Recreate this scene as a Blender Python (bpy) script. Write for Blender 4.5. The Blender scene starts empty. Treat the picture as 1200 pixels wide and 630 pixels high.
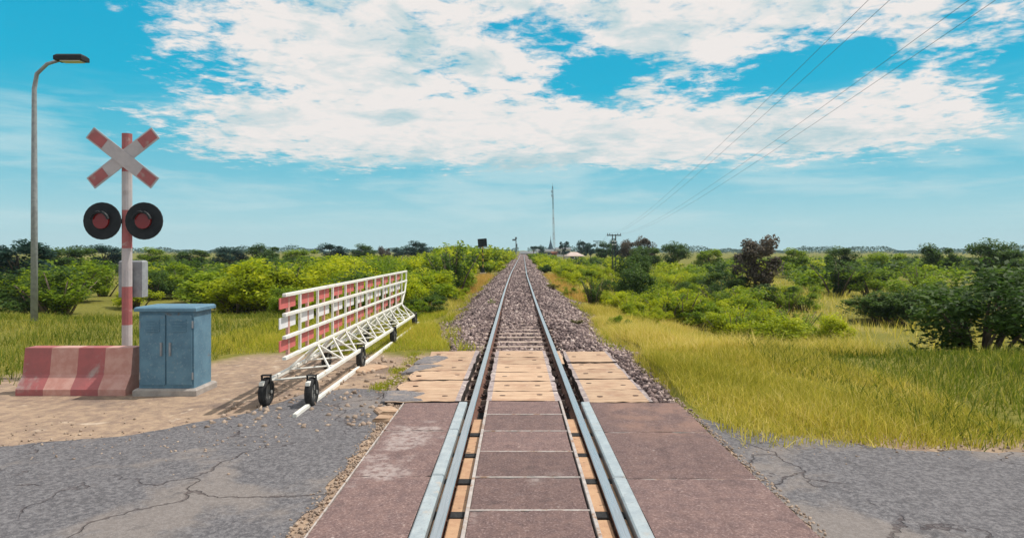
import bpy, bmesh, math, random
import numpy as np
from mathutils import Vector, Matrix, Quaternion

SC = bpy.context.scene
COL = SC.collection
R = math.radians
random.seed(7)
RNG = np.random.default_rng(7)

# ------------------------------------------------------------------ camera
cam_d = bpy.data.cameras.new('camera')
cam = bpy.data.objects.new('camera', cam_d)
COL.objects.link(cam)
SC.camera = cam
CAM_Z = 1.6
cam.location = (0, 0, CAM_Z)
cam.rotation_euler = (R(90), 0, 0)
cam_d.sensor_width = 36
cam_d.lens = 36 * 781 / 1200
cam_d.shift_x = -0.00375
cam_d.shift_y = -0.01875
cam_d.clip_start = 0.05
cam_d.clip_end = 6000

# ------------------------------------------------------------------ view
SC.view_settings.view_transform = 'Standard'
SC.view_settings.look = 'None'
SC.view_settings.gamma = 1
SC.view_settings.exposure = 0.0
SC.view_settings.use_curve_mapping = False
SC.render.resolution_x = 1024
SC.render.resolution_y = 537
SC.cycles.max_bounces = 6
SC.cycles.transparent_max_bounces = 8

# ------------------------------------------------------------------ sun
SUN_EL, SUN_AZ = 58.0, 72.0          # azimuth clockwise from +Y (the track's direction)
sd = Vector((math.sin(R(SUN_AZ)) * math.cos(R(SUN_EL)), math.cos(R(SUN_AZ)) * math.cos(R(SUN_EL)), math.sin(R(SUN_EL))))
sun_d = bpy.data.lights.new('sun', 'SUN')
sun_d.energy = 3.9
sun_d.angle = R(0.6)
sun_d.color = (1.0, 0.94, 0.85)
sun = bpy.data.objects.new('sun', sun_d)
COL.objects.link(sun)
sun.location = (0, 0, 50)
sun.rotation_euler = (-sd).to_track_quat('-Z', 'Y').to_euler()


# ------------------------------------------------------------------ node expressions
class X:
    """A socket with arithmetic."""
    def __init__(s, t, sock): s.t, s.s = t, sock
    def _m(s, op, *a, clamp=False):
        n = s.t.nodes.new('ShaderNodeMath'); n.operation = op; n.use_clamp = clamp
        for i, v in enumerate((s,) + a):
            if isinstance(v, X): s.t.links.new(v.s, n.inputs[i])
            else: n.inputs[i].default_value = v
        return X(s.t, n.outputs[0])
    def __add__(s, o): return s._m('ADD', o)
    __radd__ = __add__
    def __mul__(s, o): return s._m('MULTIPLY', o)
    __rmul__ = __mul__
    def __sub__(s, o): return s._m('SUBTRACT', o)
    def __rsub__(s, o): return (s * -1.0) + o
    def __truediv__(s, o): return s._m('DIVIDE', o)
    def f(s, op, *a): return s._m(op, *a)
    def clamp(s): return s._m('ADD', 0.0, clamp=True)
    def smooth(s, a, b, lo=0.0, hi=1.0):
        n = s.t.nodes.new('ShaderNodeMapRange'); n.interpolation_type = 'SMOOTHSTEP'
        s.t.links.new(s.s, n.inputs[0])
        for i, v in enumerate((a, b, lo, hi)): n.inputs[i + 1].default_value = v
        return X(s.t, n.outputs[0])


def node(t, kind, **kw):
    n = t.nodes.new(kind)
    for k, v in kw.items(): setattr(n, k, v)
    return n


def noise(t, vec, scale, detail=4.0, rough=0.55, dist=0.0, which=0):
    n = node(t, 'ShaderNodeTexNoise')
    if vec is not None: t.links.new(vec, n.inputs['Vector'])
    n.inputs['Scale'].default_value = scale
    n.inputs['Detail'].default_value = detail
    n.inputs['Roughness'].default_value = rough
    n.inputs['Distortion'].default_value = dist
    return X(t, n.outputs[which])


def combine(t, x, y, z):
    n = node(t, 'ShaderNodeCombineXYZ')
    for i, v in enumerate((x, y, z)):
        if isinstance(v, X): t.links.new(v.s, n.inputs[i])
        else: n.inputs[i].default_value = v
    return n.outputs[0]


def mixc(t, fac, a, b, mode='MIX'):
    n = node(t, 'ShaderNodeMix', data_type='RGBA', blend_type=mode)
    for i, v in ((0, fac), (6, a), (7, b)):
        if isinstance(v, X): t.links.new(v.s, n.inputs[i])
        elif hasattr(v, 'is_output'): t.links.new(v, n.inputs[i])
        elif isinstance(v, (int, float)): n.inputs[i].default_value = v
        else: n.inputs[i].default_value = tuple(v) + (1,) if len(v) == 3 else v
    return n.outputs[2]


def lin(r, g, b):
    return tuple(((c / 255) / 12.92 if c / 255 <= .04045 else (((c / 255) + .055) / 1.055) ** 2.4) for c in (r, g, b))


# ------------------------------------------------------------------ sky: Nishita behind procedural clouds
W = bpy.data.worlds.new('World')
SC.world = W
W.use_nodes = True
wt = W.node_tree
wt.nodes.clear()
SKY_STRENGTH = 0.1
tc = node(wt, 'ShaderNodeTexCoord')
sep = node(wt, 'ShaderNodeSeparateXYZ')
wt.links.new(tc.outputs['Generated'], sep.inputs[0])
wx, wy, wz = (X(wt, sep.outputs[i]) for i in range(3))
EL = wz.f('MAXIMUM', -1.0).f('MINIMUM', 1.0).f('ARCSINE') * (180 / math.pi)
AZ = wx.f('ARCTAN2', wy) * (180 / math.pi)
nish = node(wt, 'ShaderNodeTexSky', sky_type='NISHITA', sun_disc=False)
nish.sun_elevation = R(SUN_EL)
nish.sun_rotation = R(SUN_AZ)
nish.air_density = 1.0
nish.dust_density = 0.6
nish.ozone_density = 2.0


def blob(az, el, saz, sel, rot=0.0):
    c, s = math.cos(R(rot)), math.sin(R(rot))
    u = (AZ - az) * (c / saz) + (EL - el) * (s / saz)
    v = (AZ - az) * (-s / sel) + (EL - el) * (c / sel)
    return ((u * u + v * v) * -1.0).f('EXPONENT') if False else (u * u + v * v).f('MULTIPLY', -1.0).f('EXPONENT')


zz = wz.f('MAXIMUM', 0.0) + 0.10
PX, PY = wx / zz, wy / zz
pv = combine(wt, PX, PY, 3.3)
n_big = noise(wt, pv, 1.9, 6.0, 0.56, 0.25)
n_fine = noise(wt, pv, 6.0, 8.0, 0.62, 0.35)
pv2 = combine(wt, AZ * 0.035, EL * 0.22, 0.7)
n_rag = noise(wt, pv, 15.0, 7.0, 0.62, 0.3)
n_str = noise(wt, pv2, 2.2, 5.0, 0.55, 0.3)
pv3 = combine(wt, AZ * 0.05, EL * 0.13, 5.1)
n_shade = noise(wt, pv3, 3.0, 5.0, 0.55, 0.5)
cover = EL.smooth(5.0, 8.4) * 0.60 + blob(0.0, 10.0, 30.0, 2.4) * 0.20
cover = cover - blob(7.2, 14.6, 4.0, 1.45, 12) * 0.56 - blob(3.6, 17.0, 5.0, 1.6, -10) * 0.30
cover = cover - blob(7.8, 12.4, 2.8, 0.8, -20) * 0.28
cover = cover - blob(-6.8, 14.4, 3.4, 2.2, 0) * 0.17
cover = cover - blob(23.8, 13.8, 7.5, 2.0, 3) * 0.60
cover = cover - blob(-36.0, 12.0, 10.0, 9.0, 0) * 0.75
cover = cover - blob(40.0, 10.0, 6.0, 7.0, 0) * 0.45
cover = cover + blob(-14.0, 14.0, 5.0, 4.0, 0) * 0.22
cover = cover + blob(9.5, 17.4, 2.4, 1.2, 0) * 0.25
cloud = (cover + (n_big - 0.5) * 0.75 + (n_fine - 0.5) * 0.95 + (n_rag - 0.5) * 0.75).smooth(0.26, 0.60)
streak = (n_str.smooth(0.40, 0.66) * 0.62 + (n_fine - 0.5) * 0.5).clamp() * EL.smooth(0.3, 2.5) * EL.smooth(13.5, 9.5)
# clear sky: the Nishita colour graded towards the photograph's turquoise
ramp = node(wt, 'ShaderNodeValToRGB')
wt.links.new((EL / 30.0).clamp().s, ramp.inputs[0])
er = ramp.color_ramp
stops = ((0.0, (184, 222, 229)), (2.5 / 30, (166, 214, 224)), (6.0 / 30, (116, 198, 218)), (9.0 / 30, (78, 190, 216)), (13.0 / 30, (0, 178, 214)), (1.0, (0, 152, 202)))
while len(er.elements) < len(stops): er.elements.new(0.5)
for e, (p, c) in zip(er.elements, stops):
    e.position = p; e.color = lin(*c) + (1,)
scl = node(wt, 'ShaderNodeVectorMath', operation='SCALE')
wt.links.new(ramp.outputs[0], scl.inputs[0]); scl.inputs[3].default_value = 1 / SKY_STRENGTH
clear = mixc(wt, 0.94, nish.outputs[0], scl.outputs[0])
k = 1 / SKY_STRENGTH
cw = tuple(c * k for c in lin(240, 235, 232))
cs = tuple(c * k for c in lin(172, 205, 213))
cl = tuple(c * k for c in lin(196, 224, 229))
ccol = mixc(wt, (n_shade.smooth(0.44, 0.70) * 0.75 + EL.smooth(10.5, 6.5) * 0.30 + (0.5 - n_fine) * 1.3 + (0.5 - n_rag) * 0.8 + blob(-10.5, 17.0, 3.5, 1.2, 0) * 0.5).clamp(), cw, cs)
c1 = mixc(wt, streak, clear, cl)
c2 = mixc(wt, cloud, c1, ccol)
bg = node(wt, 'ShaderNodeBackground')
bg.inputs[1].default_value = SKY_STRENGTH
wt.links.new(c2, bg.inputs[0])
wo = node(wt, 'ShaderNodeOutputWorld')
wt.links.new(bg.outputs[0], wo.inputs[0])


# ------------------------------------------------------------------ materials
def mat(name, base, rough=0.8, metal=0.0, spec=0.3):
    m = bpy.data.materials.new(name); m.use_nodes = True
    t = m.node_tree
    p = t.nodes['Principled BSDF']
    p.inputs['Base Color'].default_value = tuple(base) + (1,)
    p.inputs['Roughness'].default_value = rough
    p.inputs['Metallic'].default_value = metal
    p.inputs['Specular IOR Level'].default_value = spec
    return m, t, p


def bump(t, p, h, strength=0.4, dist=0.02):
    b = node(t, 'ShaderNodeBump')
    b.inputs['Strength'].default_value = strength
    b.inputs['Distance'].default_value = dist
    t.links.new(h.s, b.inputs['Height'])
    t.links.new(b.outputs[0], p.inputs['Normal'])


def gpos(t):
    g = node(t, 'ShaderNodeNewGeometry')
    return g.outputs['Position']


def setc(t, p, sock, name='Base Color'):
    t.links.new(sock.s if isinstance(sock, X) else sock, p.inputs[name])


def speckled(name, a, b, scale, rough=0.85, c=None, cs=2.0, cth=(0.52, 0.66), bumpk=0.5, bd=0.01, spec=0.25, rnd=0.0, fine=None):
    m, t, p = mat(name, a, rough, 0, spec)
    pos = gpos(t)
    col = mixc(t, noise(t, pos, scale, 5, 0.65).smooth(0.35, 0.65), a, b)
    if c is not None:
        col = mixc(t, noise(t, pos, cs, 6, 0.62, 0.4).smooth(*cth), col, c)
    if fine is not None:
        col = mixc(t, noise(t, pos, scale * 6, 3, 0.6).smooth(0.55, 0.72) * 0.8, col, fine)
    if rnd:
        oi = node(t, 'ShaderNodeObjectInfo')
        r = X(t, oi.outputs['Random']) * (2 * rnd) + (1 - rnd)
        vm = node(t, 'ShaderNodeVectorMath', operation='SCALE')
        t.links.new(col, vm.inputs[0]); t.links.new(r.s, vm.inputs[3])
        col = vm.outputs[0]
    setc(t, p, col)
    bump(t, p, noise(t, pos, scale * 2.5, 6, 0.7), bumpk, bd)
    return m


M = {}
# tan cast planks: warm cream with rusty patches, pale worn edges and dark scuffs
m, t, p = mat('tan_concrete', (0.5, 0.34, 0.22), 0.85, 0, 0.2)
pos = gpos(t)
mp = node(t, 'ShaderNodeMapping'); t.links.new(pos, mp.inputs[0]); mp.inputs['Scale'].default_value = (1.0, 5.0, 1.0)
g1 = noise(t, mp.outputs[0], 3.0, 6, 0.6, 0.3)
g2 = noise(t, pos, 2.2, 5, 0.6, 0.2)
g3 = noise(t, mp.outputs[0], 14.0, 4, 0.6)
col = mixc(t, g1.smooth(0.36, 0.66), (0.58, 0.41, 0.28), (0.445, 0.29, 0.195))
col = mixc(t, g2.smooth(0.50, 0.70) * 0.7, col, (0.35, 0.20, 0.135))
col = mixc(t, g3.smooth(0.56, 0.72) * 0.6, col, (0.25, 0.165, 0.125))
col = mixc(t, noise(t, pos, 5.5, 5, 0.65).smooth(0.62, 0.76) * 0.6, col, (0.66, 0.55, 0.46))
oi = node(t, 'ShaderNodeObjectInfo')
vm = node(t, 'ShaderNodeVectorMath', operation='SCALE')
t.links.new(col, vm.inputs[0]); t.links.new((X(t, oi.outputs['Random']) * 0.22 + 0.86).s, vm.inputs[3])
setc(t, p, vm.outputs[0])
bump(t, p, noise(t, mp.outputs[0], 12, 6, 0.7), 0.5, 0.01)
M['tan'] = m
M['tan_edge'] = speckled('worn_concrete_edge', (0.40, 0.33, 0.32), (0.26, 0.21, 0.21), 22, c=(0.55, 0.47, 0.42), cs=9, rnd=0.1)
M['side'] = speckled('darkened_side', (0.055, 0.042, 0.038), (0.035, 0.028, 0.026), 14)  # slab side faces coloured near black so the gaps read dark
# brown rubberised panels
m, t, p = mat('brown_panel', (0.12, 0.07, 0.06), 0.85, 0, 0.25)
pos = gpos(t)
a = noise(t, pos, 9, 5, 0.7)
b = noise(t, pos, 70, 3, 0.7)
col = mixc(t, a.smooth(0.35, 0.68), (0.136, 0.088, 0.085), (0.190, 0.121, 0.109))
col = mixc(t, b.smooth(0.50, 0.75) * 0.75, col, (0.38, 0.28, 0.26))
col = mixc(t, b.smooth(0.46, 0.30) * 0.6, col, (0.055, 0.035, 0.035))
w = noise(t, pos, 1.7, 6, 0.6, 0.4)
sp = node(t, 'ShaderNodeSeparateXYZ'); t.links.new(pos, sp.inputs[0])
left = X(t, sp.outputs[0]).smooth(-0.55, -0.85)
right = X(t, sp.outputs[0]).smooth(0.8, 1.1)
yy = X(t, sp.outputs[1])
wear = (w + left * 0.16 * yy.smooth(6.9, 5.9) * yy.smooth(4.3, 5.1)).smooth(0.60, 0.72)
col = mixc(t, wear * 0.9 * noise(t, pos, 16, 5, 0.7).smooth(0.35, 0.6), col, (0.33, 0.27, 0.255))
col = mixc(t, noise(t, pos, 3.2, 6, 0.65, 0.6).smooth(0.56, 0.70) * 0.5, col, (0.085, 0.060, 0.060))
col = mixc(t, noise(t, pos, 24, 3, 0.6).smooth(0.66, 0.74) * 0.6, col, (0.42, 0.34, 0.31))
oi = node(t, 'ShaderNodeObjectInfo')
vm = node(t, 'ShaderNodeVectorMath', operation='SCALE')
t.links.new(col, vm.inputs[0]); t.links.new((X(t, oi.outputs['Random']) * 0.30 + 0.86).s, vm.inputs[3])
col = vm.outputs[0]
col = mixc(t, right * yy.smooth(5.4, 6.2) * noise(t, pos, 3.0, 5, 0.6).smooth(0.38, 0.6) * 0.45, col, (0.33, 0.195, 0.145))
setc(t, p, col)
bump(t, p, b, 0.6, 0.006)
M['brown'] = m
M['angle'] = speckled('pale_steel_angle', (0.50, 0.45, 0.42), (0.38, 0.33, 0.31), 14, rough=0.6, c=(0.30, 0.19, 0.13), cs=11, cth=(0.50, 0.66), bumpk=0.4)
M['beam'] = speckled('worn_guard_beam', (0.40, 0.45, 0.47), (0.31, 0.36, 0.39), 9, rough=0.32, c=(0.50, 0.42, 0.34), cs=3, cth=(0.58, 0.72), bumpk=0.15, spec=0.6, fine=(0.24, 0.26, 0.27))
M['filler'] = speckled('tan_filler', (0.52, 0.33, 0.20), (0.44, 0.26, 0.16), 12, c=(0.16, 0.10, 0.07), cs=14, cth=(0.60, 0.70))
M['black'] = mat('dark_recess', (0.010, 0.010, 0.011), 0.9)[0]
# rail steel
m, t, p = mat('polished_rail', (0.62, 0.66, 0.68), 0.30, 1.0)
pos = gpos(t)
mp = node(t, 'ShaderNodeMapping'); t.links.new(pos, mp.inputs[0]); mp.inputs['Scale'].default_value = (40, 1.2, 1)
s = noise(t, mp.outputs[0], 2.0, 4, 0.6)
setc(t, p, mixc(t, s.smooth(0.4, 0.7), (0.66, 0.70, 0.73), (0.50, 0.53, 0.55)))
setc(t, p, s.smooth(0.3, 0.7, 0.24, 0.42), 'Roughness')
M['rail_top'] = m
M['rust'] = speckled('rusty_steel', (0.17, 0.085, 0.062), (0.11, 0.055, 0.042), 18, rough=0.8, c=(0.24, 0.13, 0.09), cs=6)
M['clip'] = speckled('rusty_clip', (0.05, 0.034, 0.032), (0.09, 0.05, 0.042), 30, rough=0.75)
M['sleeper'] = speckled('pale_sleeper', (0.52, 0.41, 0.34), (0.40, 0.30, 0.25), 10, c=(0.26, 0.19, 0.17), cs=5, rnd=0.12)
m, t, p = mat('grey_asphalt', (0.15, 0.14, 0.15), 0.88, 0, 0.25)
pos = gpos(t)
n4 = noise(t, pos, 38, 4, 0.7); n5 = noise(t, pos, 0.8, 5, 0.6, 0.4); n6 = noise(t, pos, 4.5, 5, 0.65)
col = mixc(t, n4.smooth(0.38, 0.66), (0.095, 0.090, 0.098), (0.205, 0.195, 0.203))
col = mixc(t, n5.smooth(0.50, 0.60) * 0.55, col, (0.27, 0.23, 0.205))
col = mixc(t, n6.smooth(0.58, 0.70) * 0.6, col, (0.075, 0.070, 0.075))
col = mixc(t, noise(t, pos, 120, 2, 0.6).smooth(0.64, 0.74) * 0.8, col, (0.40, 0.37, 0.35))
wv = node(t, 'ShaderNodeVectorMath', operation='ADD')
nv = node(t, 'ShaderNodeTexNoise'); t.links.new(pos, nv.inputs['Vector']); nv.inputs['Scale'].default_value = 1.6; nv.inputs['Detail'].default_value = 5
t.links.new(pos, wv.inputs[0]); t.links.new(nv.outputs['Color'], wv.inputs[1])
vo = node(t, 'ShaderNodeTexVoronoi', feature='DISTANCE_TO_EDGE'); t.links.new(wv.outputs[0], vo.inputs['Vector']); vo.inputs['Scale'].default_value = 0.75
ck = X(t, vo.outputs['Distance']).smooth(0.011, 0.002) * n5.smooth(0.42, 0.52)
col = mixc(t, ck * 0.55, col, (0.045, 0.028, 0.03))
setc(t, p, col)
bump(t, p, n4 - ck * 1.2, 0.9, 0.012)
M['asphalt'] = m
M['patch'] = speckled('bitumen_patch', (0.16, 0.15, 0.16), (0.23, 0.215, 0.22), 30, c=(0.33, 0.27, 0.23), cs=7, bumpk=0.8, bd=0.012)
M['bed'] = speckled('ballast_ground', (0.13, 0.09, 0.085), (0.22, 0.16, 0.15), 16, c=(0.075, 0.05, 0.05), cs=6, bumpk=1.0, bd=0.05, fine=(0.34, 0.27, 0.25))


def tint_mat(name, cols, rough=0.85, translucent=0.0, spec=0.25, bumpk=0.0):
    """Colour picked per stone / leaf / blade from the mesh's 'tint' attribute."""
    m, t, p = mat(name, cols[0], rough, 0, spec)
    at = node(t, 'ShaderNodeAttribute', attribute_name='tint')
    r = node(t, 'ShaderNodeValToRGB')
    t.links.new(at.outputs['Fac'], r.inputs[0])
    while len(r.color_ramp.elements) < len(cols): r.color_ramp.elements.new(0.5)
    for i, (e, c) in enumerate(zip(r.color_ramp.elements, cols)):
        e.position = i / (len(cols) - 1); e.color = tuple(c) + (1,)
    setc(t, p, r.outputs[0])
    if translucent:
        tr = node(t, 'ShaderNodeBsdfTranslucent')
        t.links.new(r.outputs[0], tr.inputs[0])
        mx = node(t, 'ShaderNodeMixShader'); mx.inputs[0].default_value = translucent
        t.links.new(p.outputs[0], mx.inputs[1]); t.links.new(tr.outputs[0], mx.inputs[2])
        t.links.new(mx.outputs[0], t.nodes['Material Output'].inputs[0])
    if bumpk:
        bump(t, p, noise(t, gpos(t), 60, 4, 0.7), bumpk, 0.01)
    return m


M['stone'] = tint_mat('ballast_stone', [(0.050, 0.036, 0.038), (0.125, 0.089, 0.089), (0.25, 0.184, 0.174), (0.40, 0.305, 0.280), (0.66, 0.54, 0.49)], 0.85, bumpk=0.5)
LEAF = {
    'lime': [(0.18, 0.25, 0.008), (0.39, 0.46, 0.010), (0.60, 0.60, 0.015)],
    'green': [(0.085, 0.155, 0.010), (0.20, 0.30, 0.012), (0.38, 0.46, 0.018)],
    'deep': [(0.030, 0.070, 0.016), (0.068, 0.13, 0.022), (0.135, 0.21, 0.032)],
    'teal': [(0.012, 0.044, 0.040), (0.030, 0.078, 0.062), (0.060, 0.12, 0.085)],  # blue cast of distant air put into the leaf colour
    'brown': [(0.075, 0.066, 0.054), (0.135, 0.11, 0.084), (0.20, 0.165, 0.125)],
    'olive': [(0.085, 0.090, 0.014), (0.17, 0.17, 0.020), (0.27, 0.25, 0.035)],
}
for k_, v_ in LEAF.items(): M['leaf_' + k_] = tint_mat('leaves_' + k_, v_, 0.6, 0.48, 0.3)
M['grass_green'] = tint_mat('green_grass', [(0.17, 0.23, 0.012), (0.37, 0.41, 0.022), (0.66, 0.56, 0.09)], 0.7, 0.5)
M['grass_wild'] = tint_mat('wild_grass', [(0.08, 0.12, 0.012), (0.17, 0.22, 0.018), (0.48, 0.42, 0.07)], 0.7, 0.45)
M['grass_gold'] = tint_mat('yellow_grass', [(0.30, 0.30, 0.028), (0.64, 0.54, 0.080), (0.84, 0.69, 0.25)], 0.7, 0.5)
M['grass_dry'] = tint_mat('dry_grass', [(0.38, 0.24, 0.04), (0.62, 0.38, 0.08), (0.74, 0.52, 0.17)], 0.7, 0.5)
M['bark'] = speckled('grey_brown_bark', (0.10, 0.075, 0.055), (0.17, 0.13, 0.10), 10)
M['white'] = speckled('white_gate_paint', (0.80, 0.79, 0.74), (0.70, 0.68, 0.62), 8, rough=0.5, c=(0.46, 0.32, 0.22), cs=9, cth=(0.60, 0.70), bumpk=0.1, spec=0.4)
M['white_flat'] = speckled('white_panel', (0.80, 0.80, 0.82), (0.72, 0.72, 0.73), 5, rough=0.5, bumpk=0.05)
M['red_flat'] = speckled('red_panel', (0.62, 0.16, 0.15), (0.54, 0.13, 0.125), 5, rough=0.5, bumpk=0.05)
M['red_faded'] = speckled('faded_red_paint', (0.42, 0.13, 0.13), (0.34, 0.12, 0.12), 5, rough=0.7, c=(0.40, 0.30, 0.28), cs=4, cth=(0.55, 0.7))
M['white_faded'] = speckled('weathered_white_paint', (0.50, 0.46, 0.46), (0.42, 0.39, 0.40), 5, rough=0.7, c=(0.32, 0.27, 0.25), cs=4, cth=(0.55, 0.72))
M['pink_flat'] = speckled('faded_red_post', (0.58, 0.33, 0.28), (0.50, 0.24, 0.20), 8, rough=0.5, bumpk=0.05)
M['tyre'] = speckled('black_rubber', (0.018, 0.018, 0.02), (0.035, 0.034, 0.034), 20, rough=0.8)
M['hub'] = speckled('grey_hub', (0.30, 0.30, 0.29), (0.2, 0.19, 0.18), 20, rough=0.5)
M['sign_dark'] = speckled('dark_board', (0.012, 0.016, 0.02), (0.02, 0.024, 0.028), 6, rough=0.6)
M['yellow'] = speckled('yellow_paint', (0.52, 0.36, 0.06), (0.44, 0.30, 0.06), 8, rough=0.6)
M['pale_conc'] = speckled('pale_concrete', (0.40, 0.36, 0.33), (0.30, 0.27, 0.25), 8, rnd=0.05)
M['pole'] = speckled('dark_pole', (0.030, 0.034, 0.036), (0.055, 0.055, 0.055), 8, rough=0.8)
M['insul'] = mat('white_insulator', (0.8, 0.8, 0.8), 0.3)[0]
M['wire'] = mat('wire_metal', (0.10, 0.11, 0.12), 0.6)[0]
M['mast_red'] = mat('mast_red', (0.30, 0.22, 0.22), 0.6)[0]
M['mast_white'] = mat('mast_white', (0.42, 0.44, 0.46), 0.6)[0]
M['mast_dark'] = mat('mast_dark', (0.12, 0.15, 0.18), 0.6)[0]
M['wall_white'] = speckled('white_render', (0.62, 0.58, 0.54), (0.54, 0.50, 0.46), 1.5, bumpk=0.1)
M['roof_pale'] = speckled('pale_roof_sheet', (0.58, 0.47, 0.42), (0.48, 0.38, 0.34), 1.2, bumpk=0.1)
M['roof_grey'] = speckled('grey_roof_sheet', (0.20, 0.21, 0.22), (0.14, 0.15, 0.16), 1.2, bumpk=0.1)
M['brick'] = speckled('red_brick', (0.26, 0.10, 0.06), (0.20, 0.075, 0.05), 4, bumpk=0.2)
M['window'] = mat('window_glass', (0.03, 0.04, 0.05), 0.1, 0, 0.5)[0]
M['spire'] = mat('spire_slate', (0.035, 0.07, 0.10), 0.5)[0]
M['blue'] = speckled('blue_cabinet_paint', (0.13, 0.25, 0.34), (0.095, 0.19, 0.27), 5, rough=0.55, bumpk=0.15, c=(0.20, 0.15, 0.12), cs=6, cth=(0.62, 0.72), fine=(0.20, 0.30, 0.36))
M['steel'] = speckled('galvanised_steel', (0.32, 0.34, 0.36), (0.24, 0.25, 0.27), 9, rough=0.5, bumpk=0.1)
M['lens'] = mat('red_signal_lens', (0.20, 0.012, 0.012), 0.15, 0, 0.5)[0]
M['lamp_glass'] = mat('lamp_glass', (0.7, 0.7, 0.68), 0.2, 0, 0.5)[0]
M['dirt_stone'] = tint_mat('rubble_stone', [(0.22, 0.165, 0.13), (0.36, 0.27, 0.21), (0.52, 0.41, 0.32)], 0.9, bumpk=0.4)


# ------------------------------------------------------------------ mesh helpers
def tag(o, label=None, cat=None, group=None, kind=None):
    if label: o['label'] = label
    if cat: o['category'] = cat
    if group: o['group'] = group
    if kind: o['kind'] = kind
    return o


def empty(name, loc, label, cat, group=None, rz=0.0):
    o = bpy.data.objects.new(name, None)
    COL.objects.link(o)
    o.empty_display_size = 0.2
    o.location = loc
    o.rotation_euler = (0, 0, rz)
    return tag(o, label, cat, group)


def link(name, me, parent=None, loc=None, rot=None):
    o = bpy.data.objects.new(name, me)
    COL.objects.link(o)
    if parent is not None: o.parent = parent
    if loc is not None: o.location = loc
    if rot is not None: o.rotation_euler = rot
    return o


def np_mesh(name, verts, faces, mats, tint=None, midx=None, smooth=False):
    """verts (n,3); faces (m,k) of one size or a list of such arrays."""
    me = bpy.data.meshes.new(name)
    if not isinstance(faces, list): faces = [faces]
    faces = [f for f in faces if len(f)]
    me.vertices.add(len(verts))
    me.vertices.foreach_set('co', np.ascontiguousarray(verts, dtype=np.float32).ravel())
    loops = np.concatenate([f.ravel() for f in faces]).astype(np.int32)
    sizes = np.concatenate([np.full(len(f), f.shape[1], np.int32) for f in faces])
    starts = np.concatenate([[0], np.cumsum(sizes)[:-1]]).astype(np.int32)
    me.loops.add(len(loops)); me.loops.foreach_set('vertex_index', loops)
    me.polygons.add(len(sizes)); me.polygons.foreach_set('loop_start', starts); me.polygons.foreach_set('loop_total', sizes)
    if midx is not None: me.polygons.foreach_set('material_index', np.asarray(midx, np.int32))
    if smooth: me.polygons.foreach_set('use_smooth', np.ones(len(sizes), bool))
    me.update(calc_edges=True)
    for mm in mats: me.materials.append(mm)
    if tint is not None:
        at = me.attributes.new('tint', 'FLOAT', 'POINT')
        at.data.foreach_set('value', np.asarray(tint, np.float32))
    return me


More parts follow.
